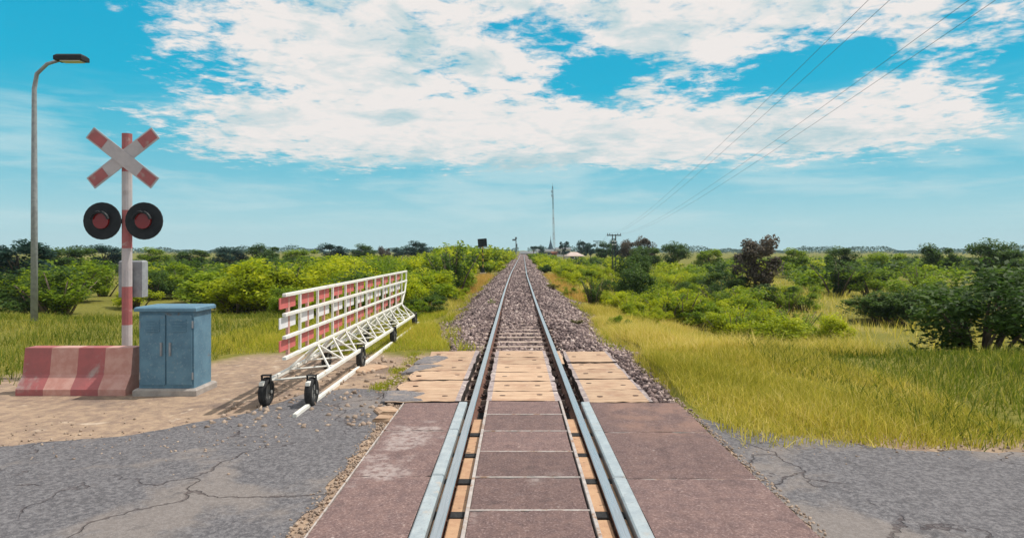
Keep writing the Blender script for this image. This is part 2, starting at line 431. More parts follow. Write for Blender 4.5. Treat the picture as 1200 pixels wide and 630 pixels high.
class MB:
    """Collects simple solids into one mesh."""
    def __init__(s): s.v, s.f, s.m = [], [], []

    def add(s, verts, faces, mi=0):
        n = len(s.v)
        s.v += [tuple(v) for v in verts]
        s.f += [tuple(i + n for i in f) for f in faces]
        s.m += [mi] * len(faces)
        return s

    def box(s, x0, x1, y0, y1, z0, z1, mi=0, bev=0.0, rot=None, piv=None):
        b = min(bev, (x1 - x0) / 3, (y1 - y0) / 3, (z1 - z0) / 3)
        if b > 0:      # chamfer the top edges
            v = [(x0, y0, z0), (x1, y0, z0), (x1, y1, z0), (x0, y1, z0),
                 (x0, y0, z1 - b), (x1, y0, z1 - b), (x1, y1, z1 - b), (x0, y1, z1 - b),
                 (x0 + b, y0 + b, z1), (x1 - b, y0 + b, z1), (x1 - b, y1 - b, z1), (x0 + b, y1 - b, z1)]
            f = [(3, 2, 1, 0), (0, 1, 5, 4), (1, 2, 6, 5), (2, 3, 7, 6), (3, 0, 4, 7),
                 (4, 5, 9, 8), (5, 6, 10, 9), (6, 7, 11, 10), (7, 4, 8, 11), (8, 9, 10, 11)]
        else:
            v = [(x0, y0, z0), (x1, y0, z0), (x1, y1, z0), (x0, y1, z0), (x0, y0, z1), (x1, y0, z1), (x1, y1, z1), (x0, y1, z1)]
            f = [(3, 2, 1, 0), (0, 1, 5, 4), (1, 2, 6, 5), (2, 3, 7, 6), (3, 0, 4, 7), (4, 5, 6, 7)]
        if rot is not None:
            pv_ = Vector(piv if piv else ((x0 + x1) / 2, (y0 + y1) / 2, (z0 + z1) / 2))
            v = [tuple(rot @ (Vector(q) - pv_) + pv_) for q in v]
        return s.add(v, f, mi)

    def tube(s, a, b, r0, r1=None, n=8, mi=0, cap=True):
        r1 = r0 if r1 is None else r1
        a, b = Vector(a), Vector(b)
        d = (b - a).normalized()
        u = d.orthogonal().normalized(); w = d.cross(u)
        v = []
        for c, r in ((a, r0), (b, r1)):
            for i in range(n):
                q = 2 * math.pi * i / n
                v.append(c + (u * math.cos(q) + w * math.sin(q)) * r)
        f = [(i, (i + 1) % n, n + (i + 1) % n, n + i) for i in range(n)]
        if cap: f += [tuple(reversed(range(n))), tuple(range(n, 2 * n))]
        return s.add(v, f, mi)

    def path(s, pts, radii, n=7, mi=0):
        pts = [Vector(p_) for p_ in pts]
        rings = []
        for i, p_ in enumerate(pts):
            d = (pts[min(i + 1, len(pts) - 1)] - pts[max(i - 1, 0)]).normalized()
            u = Vector((1, 0.13, 0.07)); u = (u - d * u.dot(d)).normalized(); w = d.cross(u)
            rings.append([p_ + (u * math.cos(2 * math.pi * j / n) + w * math.sin(2 * math.pi * j / n)) * radii[i] for j in range(n)])
        v = [q for r_ in rings for q in r_]
        f = [(i * n + j, i * n + (j + 1) % n, (i + 1) * n + (j + 1) % n, (i + 1) * n + j) for i in range(len(pts) - 1) for j in range(n)]
        f += [tuple(reversed(range(n))), tuple(range((len(pts) - 1) * n, len(pts) * n))]
        return s.add(v, f, mi)

    def mesh(s, name, *mats, smooth=False):
        me = bpy.data.meshes.new(name)
        me.from_pydata(s.v, [], s.f)
        for m_ in mats: me.materials.append(m_)
        me.polygons.foreach_set('material_index', s.m)
        if smooth: me.polygons.foreach_set('use_smooth', [True] * len(s.f))
        me.update()
        return me

    def obj(s, name, mats, parent=None, smooth=False, loc=None):
        if not isinstance(mats, (list, tuple)): mats = [mats]
        return link(name, s.mesh(name, *mats, smooth=smooth), parent, loc)


# ------------------------------------------------------------------ lie of the land
def sm(t):
    t = np.clip(t, 0, 1)
    return t * t * (3 - 2 * t)


def lerp(a, b, t): return a + (b - a) * t


def cx(y):
    """Track centre line."""
    y = np.asarray(y, float)
    return 0.081 + 0.0112 * np.log1p(np.exp((y - 36) / 7.0)) * 7.0 + 0.0 * y


def wobble(y): return 0.012 * np.sin(np.asarray(y, float) * 0.21 + 1.0) * sm((np.asarray(y, float) - 12) / 20)


def vnoise(x, y):
    return (np.sin(x * 1.3 + y * 0.7) + np.sin(x * 0.6 - y * 1.1 + 2.0) + np.sin(x * 2.3 + y * 1.9 + 4.0) * 0.5) / 2.5


def toe(y, side):
    y = np.asarray(y, float)
    if side < 0:
        t_ = np.interp(y, [10.5, 11.6, 12.8, 15.2, 17.5, 24, 34, 55], [1.10, 1.18, 1.45, 1.72, 1.80, 2.08, 2.05, 1.9])
        return t_ + 0.07 * np.sin(y * 0.9) + 0.06 * np.sin(y * 2.1), lerp(-0.13, -0.50, sm((y - 12) / 14))
    t_ = np.interp(y, [10.5, 12, 15, 20, 26, 38, 60, 100], [1.76, 1.84, 1.95, 2.35, 2.42, 2.15, 2.1, 1.95])
    return t_ + 0.07 * np.sin(y * 1.1 + 2) + 0.06 * np.sin(y * 2.3), lerp(-0.16, -0.62, sm((y - 10.5) / 9))


def ballast_z(x, y):
    x, y = np.asarray(x, float), np.asarray(y, float)
    r = x - cx(y)
    a = np.abs(r)
    top = -0.165 + 0.060 * sm((y - 11.5) / 7)
    tl, zl = toe(y, -1); tr, zr = toe(y, 1)
    tt = np.where(r < 0, tl, tr); zt = np.where(r < 0, zl, zr)
    z = lerp(top + 0.02 * sm((a - 0.7) / 0.3) + np.where(r > 0, 0.05, 0.02) * sm((a - 0.60) / 0.12) * sm((16 - y) / 4), zt, sm((a - 1.05) / np.maximum(tt - 1.05, 0.1)))
    return z + 0.012 * vnoise(x * 4, y * 4)


def ground_z(x, y):
    x, y = np.asarray(x, float), np.asarray(y, float)
    r = x - cx(y)
    a = np.abs(r)
    tl, zl = toe(y, -1); tr, zr = toe(y, 1)
    tt = np.where(r < 0, tl, tr); zt = np.where(r < 0, zl, zr)
    far = np.where(r < 0, -1.15, -1.45)
    width = np.where(r < 0, 7.0, 5.0)
    emb = lerp(zt, far, sm((a - tt) / width))
    start = np.where(r < 0, 14.0, 9.5)
    span = np.where(r < 0, 14.0, 8.0)
    k_ = sm((y - start) / span)
    z = lerp(-0.045, emb, k_)
    bump_ = 0.05 * vnoise(x * 0.8, y * 0.8) + 0.02 * vnoise(x * 2.6, y * 2.6 + 5)
    z = z + bump_ * sm((np.abs(y - 1) - 6.5) / 3) * sm((a - 2.0) / 1.5)
    z = np.where((a < tt + 0.15) & (y > 7.3), np.minimum(z, ballast_z(x, y) - 0.10 * sm((tt + 0.15 - a) / 0.4)), z)
    hole = np.where(r < 0, sm((1.25 - a) / 0.06), sm((1.60 - a) / 0.06))          # under the deck of the crossing
    return lerp(z, np.minimum(z, -0.26), hole)


def gz(x, y): return float(ground_z(x, y))


def grid_mesh(name, xs, ys, zf, mats, keep=None):
    gx, gy = np.meshgrid(xs, ys)
    z = zf(gx, gy)
    v = np.stack([gx, gy, z], -1).reshape(-1, 3)
    nx, ny = len(xs), len(ys)
    i = (np.arange(ny - 1)[:, None] * nx + np.arange(nx - 1)[None, :]).ravel()
    f = np.stack([i, i + 1, i + nx + 1, i + nx], -1)
    if keep is not None:
        c = v[f].mean(1)
        f = f[keep(c[:, 0], c[:, 1])]
    return np_mesh(name, v, f, mats, smooth=True)


def spaced(lo, hi, fine, grow, top):
    out, x, s = [lo], lo, fine
    while x < hi:
        x += s; out.append(min(x, hi)); s = min(s * grow, top)
    return out


xs = np.array(sorted(set([-v for v in spaced(3, 1600, 0.25, 1.10, 300)] + list(np.arange(-3, 3.01, 0.07)) + spaced(3, 1600, 0.25, 1.10, 300))))
ys = np.array([-60, -40, -25, -15, -10, -6, -3] + list(np.arange(-1, 30, 0.3)) + spaced(30, 1800, 0.4, 1.08, 300))
# ground material: trodden dirt beside the road, grass soil further off
m, t, p = mat('ground_soil', (0.2, 0.15, 0.1), 0.95, 0, 0.1)
pos = gpos(t)
sp = node(t, 'ShaderNodeSeparateXYZ'); t.links.new(pos, sp.inputs[0])
gx_, gy_ = X(t, sp.outputs[0]), X(t, sp.outputs[1])
n1 = noise(t, pos, 0.9, 6, 0.6, 0.3); n2 = noise(t, pos, 9, 5, 0.65); n3 = noise(t, pos, 0.12, 4, 0.6)
dirt = mixc(t, n2.smooth(0.35, 0.65), (0.40, 0.29, 0.205), (0.27, 0.195, 0.15))
dirt = mixc(t, n1.smooth(0.52, 0.68) * 0.8, dirt, (0.165, 0.125, 0.11))
dirt = mixc(t, noise(t, pos, 3.1, 5, 0.6, 0.4).smooth(0.60, 0.70) * 0.8, dirt, (0.55, 0.44, 0.34))
turf = mixc(t, n2.smooth(0.35, 0.65), (0.13, 0.135, 0.022), (0.21, 0.19, 0.040))
turf = mixc(t, n3.smooth(0.50, 0.66) * gy_.smooth(90.0, 40.0), turf, (0.30, 0.25, 0.07))
edge = gx_.smooth(-1.0, 2.0, 10.5, 5.9) - gx_.smooth(-3.0, -6.0) * 1.6
k1 = (gy_ + (n1 - 0.5) * 2.2 - edge).smooth(-0.5, 0.5)
setc(t, p, mixc(t, k1, dirt, turf))
bump(t, p, n2, 0.8, 0.04)
M['ground'] = m
tag(link('ground', grid_mesh('ground', xs, ys, ground_z, [m])), kind='structure')


# road: worn asphalt either side of the track, ragged edge
def road_side(poly, zt, name):
    me = bpy.data.meshes.new(name)
    b = bmesh.new()
    pts = []
    for i in range(len(poly)):
        p0, p1 = Vector(poly[i]), Vector(poly[(i + 1) % len(poly)])
        L = (p1 - p0).length
        n = max(1, int(L / 0.12)) if L < 14 else 1
        for j in range(n):
            q = p0.lerp(p1, j / n)
            if n > 1 and j: q = q + Vector((random.uniform(-1, 1), random.uniform(-1, 1))) * 0.035
            pts.append(q)
    lo = [b.verts.new((q.x, q.y, zt - 0.03)) for q in pts]
    hi = [b.verts.new((q.x, q.y, zt)) for q in pts]
    f = b.faces.new(hi)
    for i in range(len(pts)): b.faces.new((lo[i], lo[(i + 1) % len(pts)], hi[(i + 1) % len(pts)], hi[i]))
    bmesh.ops.triangulate(b, faces=[f])
    bmesh.ops.recalc_face_normals(b, faces=b.faces)
    b.to_mesh(me); b.free()
    me.materials.append(M['asphalt'])
    return tag(link(name, me), kind='structure')


road_side([(-60, -7), (-1.30, -7), (-1.30, 6.2), (-1.36, 7.0), (-1.42, 7.75), (-1.9, 7.9), (-2.4, 7.6), (-2.7, 6.7), (-3.4, 5.9), (-4.6, 5.45), (-7, 5.3), (-60, 5.2)], -0.038, 'road')
road_side([(1.74, -7), (60, -7), (60, 5.2), (9, 5.4), (5, 5.35), (3.2, 5.45), (2.4, 5.9), (1.74, 6.5)], -0.038, 'road')

# ballast bed
by = np.array(list(np.arange(7.4, 40, 0.25)) + spaced(40, 900, 0.5, 1.06, 12))
bv, bf = [], []
NR = 33
for y in by:
    tl, _ = toe(y, -1); tr, _ = toe(y, 1)
    c = cx(y)
    u = np.linspace(-1, 1, NR)
    xr = c + np.where(u < 0, u * (tl + 0.25), u * (tr + 0.25))
    zb = ballast_z(xr, np.full(NR, y))
    zb[0] -= 0.15; zb[-1] -= 0.15
    bv.append(np.stack([xr, np.full(NR, y), zb], -1))
bv = np.concatenate(bv)
i = (np.arange(len(by) - 1)[:, None] * NR + np.arange(NR - 1)[None, :]).ravel()
bf = np.stack([i, i + 1, i + NR + 1, i + NR], -1)
fc = bv[bf].mean(1)
inner = (fc[:, 1] > 10.62) | (fc[:, 0] > 1.5) | (np.abs(fc[:, 0] - 0.081) < 1.3)
tag(link('ballast_bed', np_mesh('ballast_bed', bv, bf[inner], [M['bed']], smooth=True)), kind='structure')


# ------------------------------------------------------------------ stones
ICO_V, ICO_F = None, None
b = bmesh.new(); bmesh.ops.create_icosphere(b, subdivisions=1, radius=1.0)
ICO_V = np.array([v.co[:] for v in b.verts]); ICO_F = np.array([[v.index for v in f.verts] for f in b.faces]); b.free()


def stones(name, P, size, mat_, tint=None):
    n = len(P)
    nv = len(ICO_V)
    base = ICO_V[None] * (1 + RNG.normal(0, 0.17, (n, nv, 1)))
    base = base * np.stack([RNG.uniform(0.75, 1.35, n), RNG.uniform(0.7, 1.2, n), RNG.uniform(0.5, 0.95, n)], -1)[:, None]
    q = RNG.normal(size=(n, 4)); q /= np.linalg.norm(q, axis=1, keepdims=True)
    w_, x_, y_, z_ = q.T
    Rm = np.stack([1 - 2 * (y_ * y_ + z_ * z_), 2 * (x_ * y_ - z_ * w_), 2 * (x_ * z_ + y_ * w_),
                   2 * (x_ * y_ + z_ * w_), 1 - 2 * (x_ * x_ + z_ * z_), 2 * (y_ * z_ - x_ * w_),
                   2 * (x_ * z_ - y_ * w_), 2 * (y_ * z_ + x_ * w_), 1 - 2 * (x_ * x_ + y_ * y_)], -1).reshape(n, 3, 3)
    v = np.einsum('nij,nkj->nki', Rm, base) * size[:, None, None] + P[:, None]
    f = (ICO_F[None] + (np.arange(n) * nv)[:, None, None]).reshape(-1, 3)
    if tint is None: tint = np.clip(RNG.beta(2.0, 2.4, n), 0, 1)
    return np_mesh(name, v.reshape(-1, 3), f, [mat_], tint=np.repeat(tint, nv))


def sample_ballast(n, y0, y1, smin, smax, power=1.0):
    y = y0 + (y1 - y0) * RNG.random(n) ** power
    tl, _ = toe(y, -1); tr, _ = toe(y, 1)
    u = RNG.uniform(-1, 1, n)
    x = cx(y) + np.where(u < 0, u * (tl + 0.12), u * (tr + 0.12))
    r = x - cx(y)
    ok = np.minimum(np.abs(r - 0.5325), np.abs(r + 0.5325)) > 0.075
    ok &= ~((y < 10.68) & (r < 1.45))
    ph = np.abs(((y - 4.115) / 0.6 + 0.5) % 1.0 - 0.5) * 0.6
    onsl = (ph < 0.115) & (np.abs(r) < 1.0)
    ok &= ~(onsl & (RNG.random(n) > 0.27 + sm((y - 14.5) / 4.0)))
    x, y = x[ok], y[ok]
    s = RNG.uniform(smin, smax, len(x)) * RNG.choice([0.7, 1, 1, 1.25], len(x))
    z = ballast_z(x, y) + s * RNG.uniform(-0.1, 0.55, len(x))
    return np.stack([x, y, z], -1), s


Pa, Sa = sample_ballast(26000, 7.6, 20, 0.020, 0.036)
Pb, Sb = sample_ballast(20000, 20, 46, 0.026, 0.046, 1.2)
Pc, Sc = sample_ballast(9000, 46, 110, 0.045, 0.075, 1.2)
Ps, Ss = np.concatenate([Pa, Pb, Pc]), np.concatenate([Sa, Sb, Sc])
tt_ = np.clip(RNG.beta(1.3, 1.75, len(Ps)) + 0.10 * vnoise(Ps[:, 0] * 1.7, Ps[:, 1] * 1.1), 0, 1)
tag(link('ballast', stones('ballast', Ps, Ss, M['stone'], tt_)), kind='stuff')
# rubble and stones in the dirt between the road and the deck
n = 900
x = RNG.uniform(-3.0, -1.25, n); y = RNG.uniform(6.0, 10.2, n)
s = RNG.uniform(0.008, 0.035, n) ** 1.0
ok = (x > -1.6) | (RNG.random(n) < 0.35)
x, y, s = x[ok], y[ok], s[ok]
tag(link('rubble', stones('rubble', np.stack([x, y, ground_z(x, y) + s * 0.3], -1), s, M['dirt_stone'])), kind='stuff')

n = 2600
x = np.concatenate([RNG.normal(-1.24, 0.05, 900), RNG.uniform(1.70, 1.80, 700), RNG.uniform(-9, -1.9, 600), RNG.uniform(1.8, 9, 400)])
y = np.concatenate([RNG.uniform(3, 7.2, 900), RNG.uniform(3, 7.4, 700), RNG.normal(5.75, 0.35, 600), RNG.normal(5.6, 0.2, 400)])
s = RNG.uniform(0.004, 0.014, n)
tag(link('road_grit', stones('road_grit', np.stack([x, y, np.maximum(ground_z(x, y), -0.045) + s * 0.6], -1), s, M['dirt_stone'])), kind='stuff')

# ------------------------------------------------------------------ track
GAUGE = 0.5325
track = empty('railway_track', (0.081, 10.5, -0.15), 'single straight railway track with two shiny rails running to the horizon', 'railway track')
ry = np.array([0.5, 2] + list(np.arange(3, 40, 1.0)) + spaced(40, 900, 1.0, 1.05, 10))
prof = [(-0.055, -0.125), (0.055, -0.125), (0.055, -0.113), (0.012, -0.095), (0.009, -0.040), (0.030, -0.032), (0.0325, -0.006), (0.026, 0.0),
        (-0.026, 0.0), (-0.0325, -0.006), (-0.030, -0.032), (-0.009, -0.040), (-0.012, -0.095), (-0.055, -0.113)]
for side in (-1, 1):
    v = []
    for y in ry:
        c = float(cx(y) + side * GAUGE + wobble(y + side * 3) * (1 if side > 0 else 0.5))
        for (px_, pz_) in prof: v.append((c + px_ - 0.081, y - 10.5, pz_ + 0.15))
    n = len(prof)
    f, mi = [], []
    for k_ in range(len(ry) - 1):
        for j in range(n):
            f.append((k_ * n + j, k_ * n + (j + 1) % n, (k_ + 1) * n + (j + 1) % n, (k_ + 1) * n + j))
            mi.append(0 if j in (6, 7, 8) else 1)
    f.append(tuple(reversed(range(n)))); mi.append(1)
    f.append(tuple(range((len(ry) - 1) * n, len(ry) * n))); mi.append(1)
    o = MB(); o.add(v, f); o.m = mi
    o.obj('rail', [M['rail_top'], M['rust']], track)
# sleepers, each a little different
SLV = []
for q in range(4):
    o = MB()
    xs_ = np.linspace(-1.0, 1.0, 9)
    v = []
    for xx in xs_:
        j = [random.uniform(-0.008, 0.008) for _ in range(4)]
        v += [(xx, -0.10 + j[0], -0.12), (xx, 0.10 + j[1], -0.12), (xx, 0.085 + j[2], 0.0 + j[3] * 0.5), (xx, -0.085 + j[0], 0.0 + j[1] * 0.5)]
    f = [(k_ * 4 + a, k_ * 4 + (a + 1) % 4, k_ * 4 + 4 + (a + 1) % 4, k_ * 4 + 4 + a) for k_ in range(8) for a in range(4)]
    f = [tuple(reversed(g)) for g in f] + [(0, 1, 2, 3), (35, 34, 33, 32)]
    o.add(v, f)
    SLV.append(o.mesh('sleeper', M['sleeper']))
cm = MB()
cm.box(-0.035, 0.035, -0.05, 0.05, 0.0, 0.022, bev=0.006)
cm.tube((0.0, 0, 0.022), (0.0, 0, 0.05), 0.016, n=6)
cm.path([(-0.03, -0.04, 0.02), (-0.01, -0.045, 0.045), (0.02, 0.0, 0.05), (-0.01, 0.045, 0.045), (-0.03, 0.04, 0.02)], [0.009] * 5, n=5)
CLIP = cm.mesh('rail_clip', M['clip'])
k_ = 0
y = 4.115 + 0.6 * 5
while y < 30:
    c = float(cx(y))
    link('sleeper', SLV[k_ % 4], track, (c - 0.081 + random.uniform(-0.03, 0.03), y - 10.5, 0.15 - 0.122 + random.uniform(-.004, .004)), (0, 0, random.uniform(-.012, .012)))
    if y < 20:
        for side in (-1, 1):
            for q in (-1, 1):
                link('rail_clip', CLIP, track, (c - 0.081 + side * GAUGE + q * 0.075, y - 10.5, 0.15 - 0.126), (0, 0, 0 if q < 0 else math.pi))
    y += 0.6; k_ += 1

# ------------------------------------------------------------------ crossing decks
C0 = 0.081


def slab(name, parent, x0, x1, y0, y1, zt, th, mats, nx=10, jit=0.006, skew=0.0, ragl=0.0, ragr=0.0, edges=(0, 0), warp=0.0):
    """A plank with worn edges: its outline wanders, its top is slightly uneven. Edge strips inside are material slot 1."""
    ux = sorted(set(list(np.linspace(x0, x1, nx)) + ([x0 + edges[0]] if edges[0] else []) + ([x1 - edges[1]] if edges[1] else [])))
    v, f, mi = [], [], []
    cxm, cym = (x0 + x1) / 2, (y0 + y1) / 2
    nyy = 4
    rows = []
    for a, u in enumerate(ux):
        col_ = []
        for q in range(nyy):
            yy_ = y0 + (y1 - y0) * q / (nyy - 1)
            xx_ = u
            if a == 0: xx_ += random.uniform(-ragl, ragl)
            if a == len(ux) - 1: xx_ += random.uniform(-ragr, ragr)
            if q in (0, nyy - 1): yy_ += random.uniform(-jit, jit)
            yy_ += (xx_ - cxm) * skew
            zz_ = zt + random.uniform(-0.0025, 0.0025) + warp * (xx_ - cxm)
            if a in (0, len(ux) - 1) or q in (0, nyy - 1): zz_ -= random.uniform(0.0, 0.006)
            col_.append((xx_, yy_, zz_))
        rows.append(col_)
    o = MB()
    n = len(ux)
    for r_ in rows: v += r_
    top = len(v)
    for a in range(n - 1):
        for q in range(nyy - 1):
            f.append((a * nyy + q, (a + 1) * nyy + q, (a + 1) * nyy + q + 1, a * nyy + q + 1))
            mi.append(1 if (edges[0] and ux[a + 1] <= x0 + edges[0] + 1e-6) or (edges[1] and ux[a] >= x1 - edges[1] - 1e-6) else 0)
    ring = [a * nyy for a in range(n)] + [(n - 1) * nyy + q for q in range(1, nyy)] + [a * nyy + nyy - 1 for a in range(n - 2, -1, -1)] + [q for q in range(nyy - 2, 0, -1)]
    for i_ in ring: v.append((v[i_][0], v[i_][1], zt - th))
    L = len(ring)
    for i_ in range(L):
        f.append((ring[i_], top + i_, top + (i_ + 1) % L, ring[(i_ + 1) % L])); mi.append(len(mats) - 1)
    loc = parent.location
    slab.boxes = (x0, x1, y0, y1, zt)
    o.add([(q[0] - loc.x, q[1] - loc.y, q[2] - loc.z) for q in v], [tuple(g) for g in f]); o.m = mi
    return o.obj(name, mats, parent)


J0 = 4.115                       # a joint of the brown deck lies here; joints follow every 0.6 m
# tan decks, further part of the crossing
dk = empty('plank_deck', (C0, 8.8, -0.13), 'tan concrete planks laid between the two rails beyond the brown panels', 'crossing deck')
ycuts = [7.10, 7.57, 8.16, 8.745, 9.36, 9.97, 10.58]
for a in range(6):
    g0 = 0.06 if a in (1, 3) else 0.018
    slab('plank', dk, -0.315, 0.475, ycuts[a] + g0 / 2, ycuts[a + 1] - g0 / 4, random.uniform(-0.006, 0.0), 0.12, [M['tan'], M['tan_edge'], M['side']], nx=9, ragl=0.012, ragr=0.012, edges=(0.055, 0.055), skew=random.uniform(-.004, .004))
dk = empty('plank_deck', (-0.97, 8.8, -0.13), 'tan planks with grey bitumen spilled over their outer ends, beside the left rail', 'crossing deck')
ycuts = [7.05, 7.62, 8.22, 8.86, 9.40, 9.98, 10.62]
for a in range(6):
    g0 = 0.05 if a in (1, 2) else 0.018
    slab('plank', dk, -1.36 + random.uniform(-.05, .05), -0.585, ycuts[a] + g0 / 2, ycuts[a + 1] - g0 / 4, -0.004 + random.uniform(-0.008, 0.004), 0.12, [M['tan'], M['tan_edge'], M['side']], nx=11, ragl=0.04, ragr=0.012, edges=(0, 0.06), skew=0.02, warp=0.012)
dk = empty('plank_deck', (1.1, 8.8, -0.13), 'tan planks with wide dark gaps, beside the right rail and the stones', 'crossing deck')
ycuts = [6.98, 7.55, 8.22, 8.86, 9.30, 10.55]
ycuts = [7.03, 7.68, 8.34, 9.02, 9.52, 10.56]
for a in range(5):
    g0 = 0.06 if a in (1, 3, 4) else 0.02
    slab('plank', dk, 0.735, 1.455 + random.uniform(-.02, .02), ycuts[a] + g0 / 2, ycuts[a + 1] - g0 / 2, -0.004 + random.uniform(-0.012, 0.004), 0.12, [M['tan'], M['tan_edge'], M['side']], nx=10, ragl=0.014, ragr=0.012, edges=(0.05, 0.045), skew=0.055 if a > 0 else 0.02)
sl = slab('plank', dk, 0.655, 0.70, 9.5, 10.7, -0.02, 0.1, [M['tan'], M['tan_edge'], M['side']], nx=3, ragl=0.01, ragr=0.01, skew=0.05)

BOLT = MB().tube((0, 0, -0.01), (0, 0, 0.004), 0.022, n=8).mesh('bolt', M['clip'])
for dk_ in [o for o in COL.objects if o.name.startswith('plank_deck')]:
    for pl in [c for c in dk_.children if c.name.startswith('plank')]:
        vs = np.array([v.co[:] for v in pl.data.vertices]); lo, hi = vs.min(0), vs.max(0)
        if hi[0] - lo[0] < 0.3: continue
        for fx in (0.22, 0.74):
            if random.random() < 0.8:
                b_ = link('bolt', BOLT, pl, (lo[0] + (hi[0] - lo[0]) * (fx + random.uniform(-.06, .06)), lo[1] + (hi[1] - lo[1]) * random.uniform(.35, .65), hi[2] - 0.002))
                b_.scale = (1.5, 0.8, 1)
# brown decks, near part
dk = empty('panel_deck', (C0, 5.0, -0.13), 'dark brown rubbery panels between the rails with pale joints', 'crossing deck')
joints = [J0 + 0.6 * q for q in range(-6, 6)]
joints[-1] = 7.085
for a in range(len(joints) - 1):
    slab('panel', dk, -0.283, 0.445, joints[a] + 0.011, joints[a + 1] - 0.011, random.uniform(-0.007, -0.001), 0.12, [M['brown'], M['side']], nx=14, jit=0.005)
for a in range(len(joints) - 1):
    o = MB(); o.box(-0.295 - C0, 0.457 - C0, joints[a] - 0.009 - 5.0, joints[a] + 0.009 - 5.0, 0.02, 0.13 - 0.003, bev=0.002)
    o.obj('joint_strip', M['angle'], dk)
for xx in (-0.310, 0.460):
    o = MB(); o.box(xx - C0, xx + 0.024 - C0, 0.6 - 5.0, 7.08 - 5.0, 0.0, 0.13 + 0.002, bev=0.003)
    o.obj('edge_angle', M['angle'], dk)
for side, (bx0, bx1, px0, px1, jj, who) in {-1: (-0.600, -0.510, -1.165, -0.606, 0.62, 'left'), 1: (0.683, 0.775, 0.781, 1.70, 0.60, 'right')}.items():
    lab = 'brown panels with a pale worn patch beside the guard beam of the left rail' if side < 0 else 'reddish brown panels beside the guard beam of the right rail'
    dk = empty('panel_deck', ((px0 + px1) / 2, 5.0, -0.13), lab, 'crossing deck')
    js = [J0 + jj + 1.2 * q + (0.0 if side < 0 else -0.03) for q in range(-4, 2)] + [7.02]
    for a in range(len(js) - 1):
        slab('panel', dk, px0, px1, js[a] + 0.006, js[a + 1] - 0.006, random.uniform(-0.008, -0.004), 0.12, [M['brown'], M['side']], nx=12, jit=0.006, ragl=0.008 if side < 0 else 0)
        o = MB(); o.box(px0 - dk.location.x, px1 - dk.location.x, js[a] - 0.005 - 5.0, js[a] + 0.005 - 5.0, 0.02, 0.13 - 0.011)
        o.obj('joint_strip', M['angle'], dk)
        o = MB(); o.box(bx0 - dk.location.x, bx1 - dk.location.x, js[a] + 0.010 - 5.0, js[a + 1] - 0.010 - 5.0, 0.0, 0.13 + 0.006, bev=0.010)
        o.obj('guard_beam', M['beam'], dk)
    if side < 0:
        o = MB(); o.box(px0 - 0.020 - dk.location.x, px0 - 0.008 - dk.location.x, 0.6 - 5.0, 7.0 - 5.0, 0.02, 0.13 - 0.002, bev=0.003)
        o.obj('edge_angle', M['angle'], dk)
# filler blocks in the flangeways, a dark gap after each
fl = empty('flangeway_filler', (C0, 5.0, -0.15), 'tan filler blocks lining both rails through the brown panels', 'rail filler')
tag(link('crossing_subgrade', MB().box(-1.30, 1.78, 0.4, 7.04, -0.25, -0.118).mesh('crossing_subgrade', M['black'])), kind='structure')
for (fx0, fx1) in ((-0.413, -0.314), (-0.506, -0.489), (0.487, 0.577), (0.650, 0.679)):
    for q in range(-6, 6):
        ya, yb = J0 + 0.6 * q + 0.06, J0 + 0.6 * q + 0.6
        if yb > 7.1: break
        o = MB(); o.box(fx0 - C0, fx1 - C0, ya + 0.02 + random.uniform(-.01, .01) - 5, yb - 0.03 - 5, 0.03, 0.15 - 0.045 + random.uniform(-.006, .006), bev=0.008)
        o.obj('filler_block', M['filler'], fl)
        o = MB(); o.box(fx0 + 0.004 - C0, fx1 - 0.004 - C0, ya - 0.085 - 5, ya + 0.008 - 5, 0.03, 0.15 - 0.040, bev=0.004)
        o.obj('rubber_insert', M['tyre'], fl)

# grey bitumen over the outer ends of the left planks
b_me = bpy.data.meshes.new('bitumen_patch')
bm = bmesh.new()


def puddle(bm, pts, z, n=6):
    pp = []
    for i_ in range(len(pts)):
        a_, b_ = Vector(pts[i_]), Vector(pts[(i_ + 1) % len(pts)])
        for j in range(n):
            q = a_.lerp(b_, j / n) + Vector((random.uniform(-1, 1), random.uniform(-1, 1))) * 0.014
            pp.append(q)
    c_ = sum(pp, Vector((0, 0))) / len(pp)
    top = [bm.verts.new((q.x, q.y, z - 0.010)) for q in pp]
    inn = [bm.verts.new((c_.x + (q.x - c_.x) * 0.86, c_.y + (q.y - c_.y) * 0.86, z + random.uniform(0.004, 0.012))) for q in pp]
    bot = [bm.verts.new((q.x, q.y, z - 0.05)) for q in pp]
    L = len(pp)
    for i_ in range(L):
        j = (i_ + 1) % L
        bm.faces.new((top[i_], top[j], inn[j], inn[i_]))
        bm.faces.new((bot[i_], bot[j], top[j], top[i_]))
    bm.faces.new(inn)


puddle(bm, [(-1.46, 9.45), (-1.36, 9.95), (-1.16, 10.1), (-1.0, 9.96), (-1.08, 9.7), (-1.2, 9.36)], 0.002)
puddle(bm, [(-1.50, 8.72), (-1.42, 9.3), (-1.2, 9.28), (-0.98, 9.24), (-1.15, 9.05), (-1.3, 8.85)], 0.0)
puddle(bm, [(-1.42, 7.08), (-1.50, 7.6), (-1.25, 7.58), (-1.02, 7.46), (-1.12, 7.2), (-0.98, 7.08)], 0.001)
bmesh.ops.triangulate(bm, faces=[f for f in bm.faces if len(f.verts) > 4])
bmesh.ops.recalc_face_normals(bm, faces=bm.faces)
bm.to_mesh(b_me); bm.free(); b_me.materials.append(M['patch'])
tag(link('bitumen_patch', b_me), kind='structure')
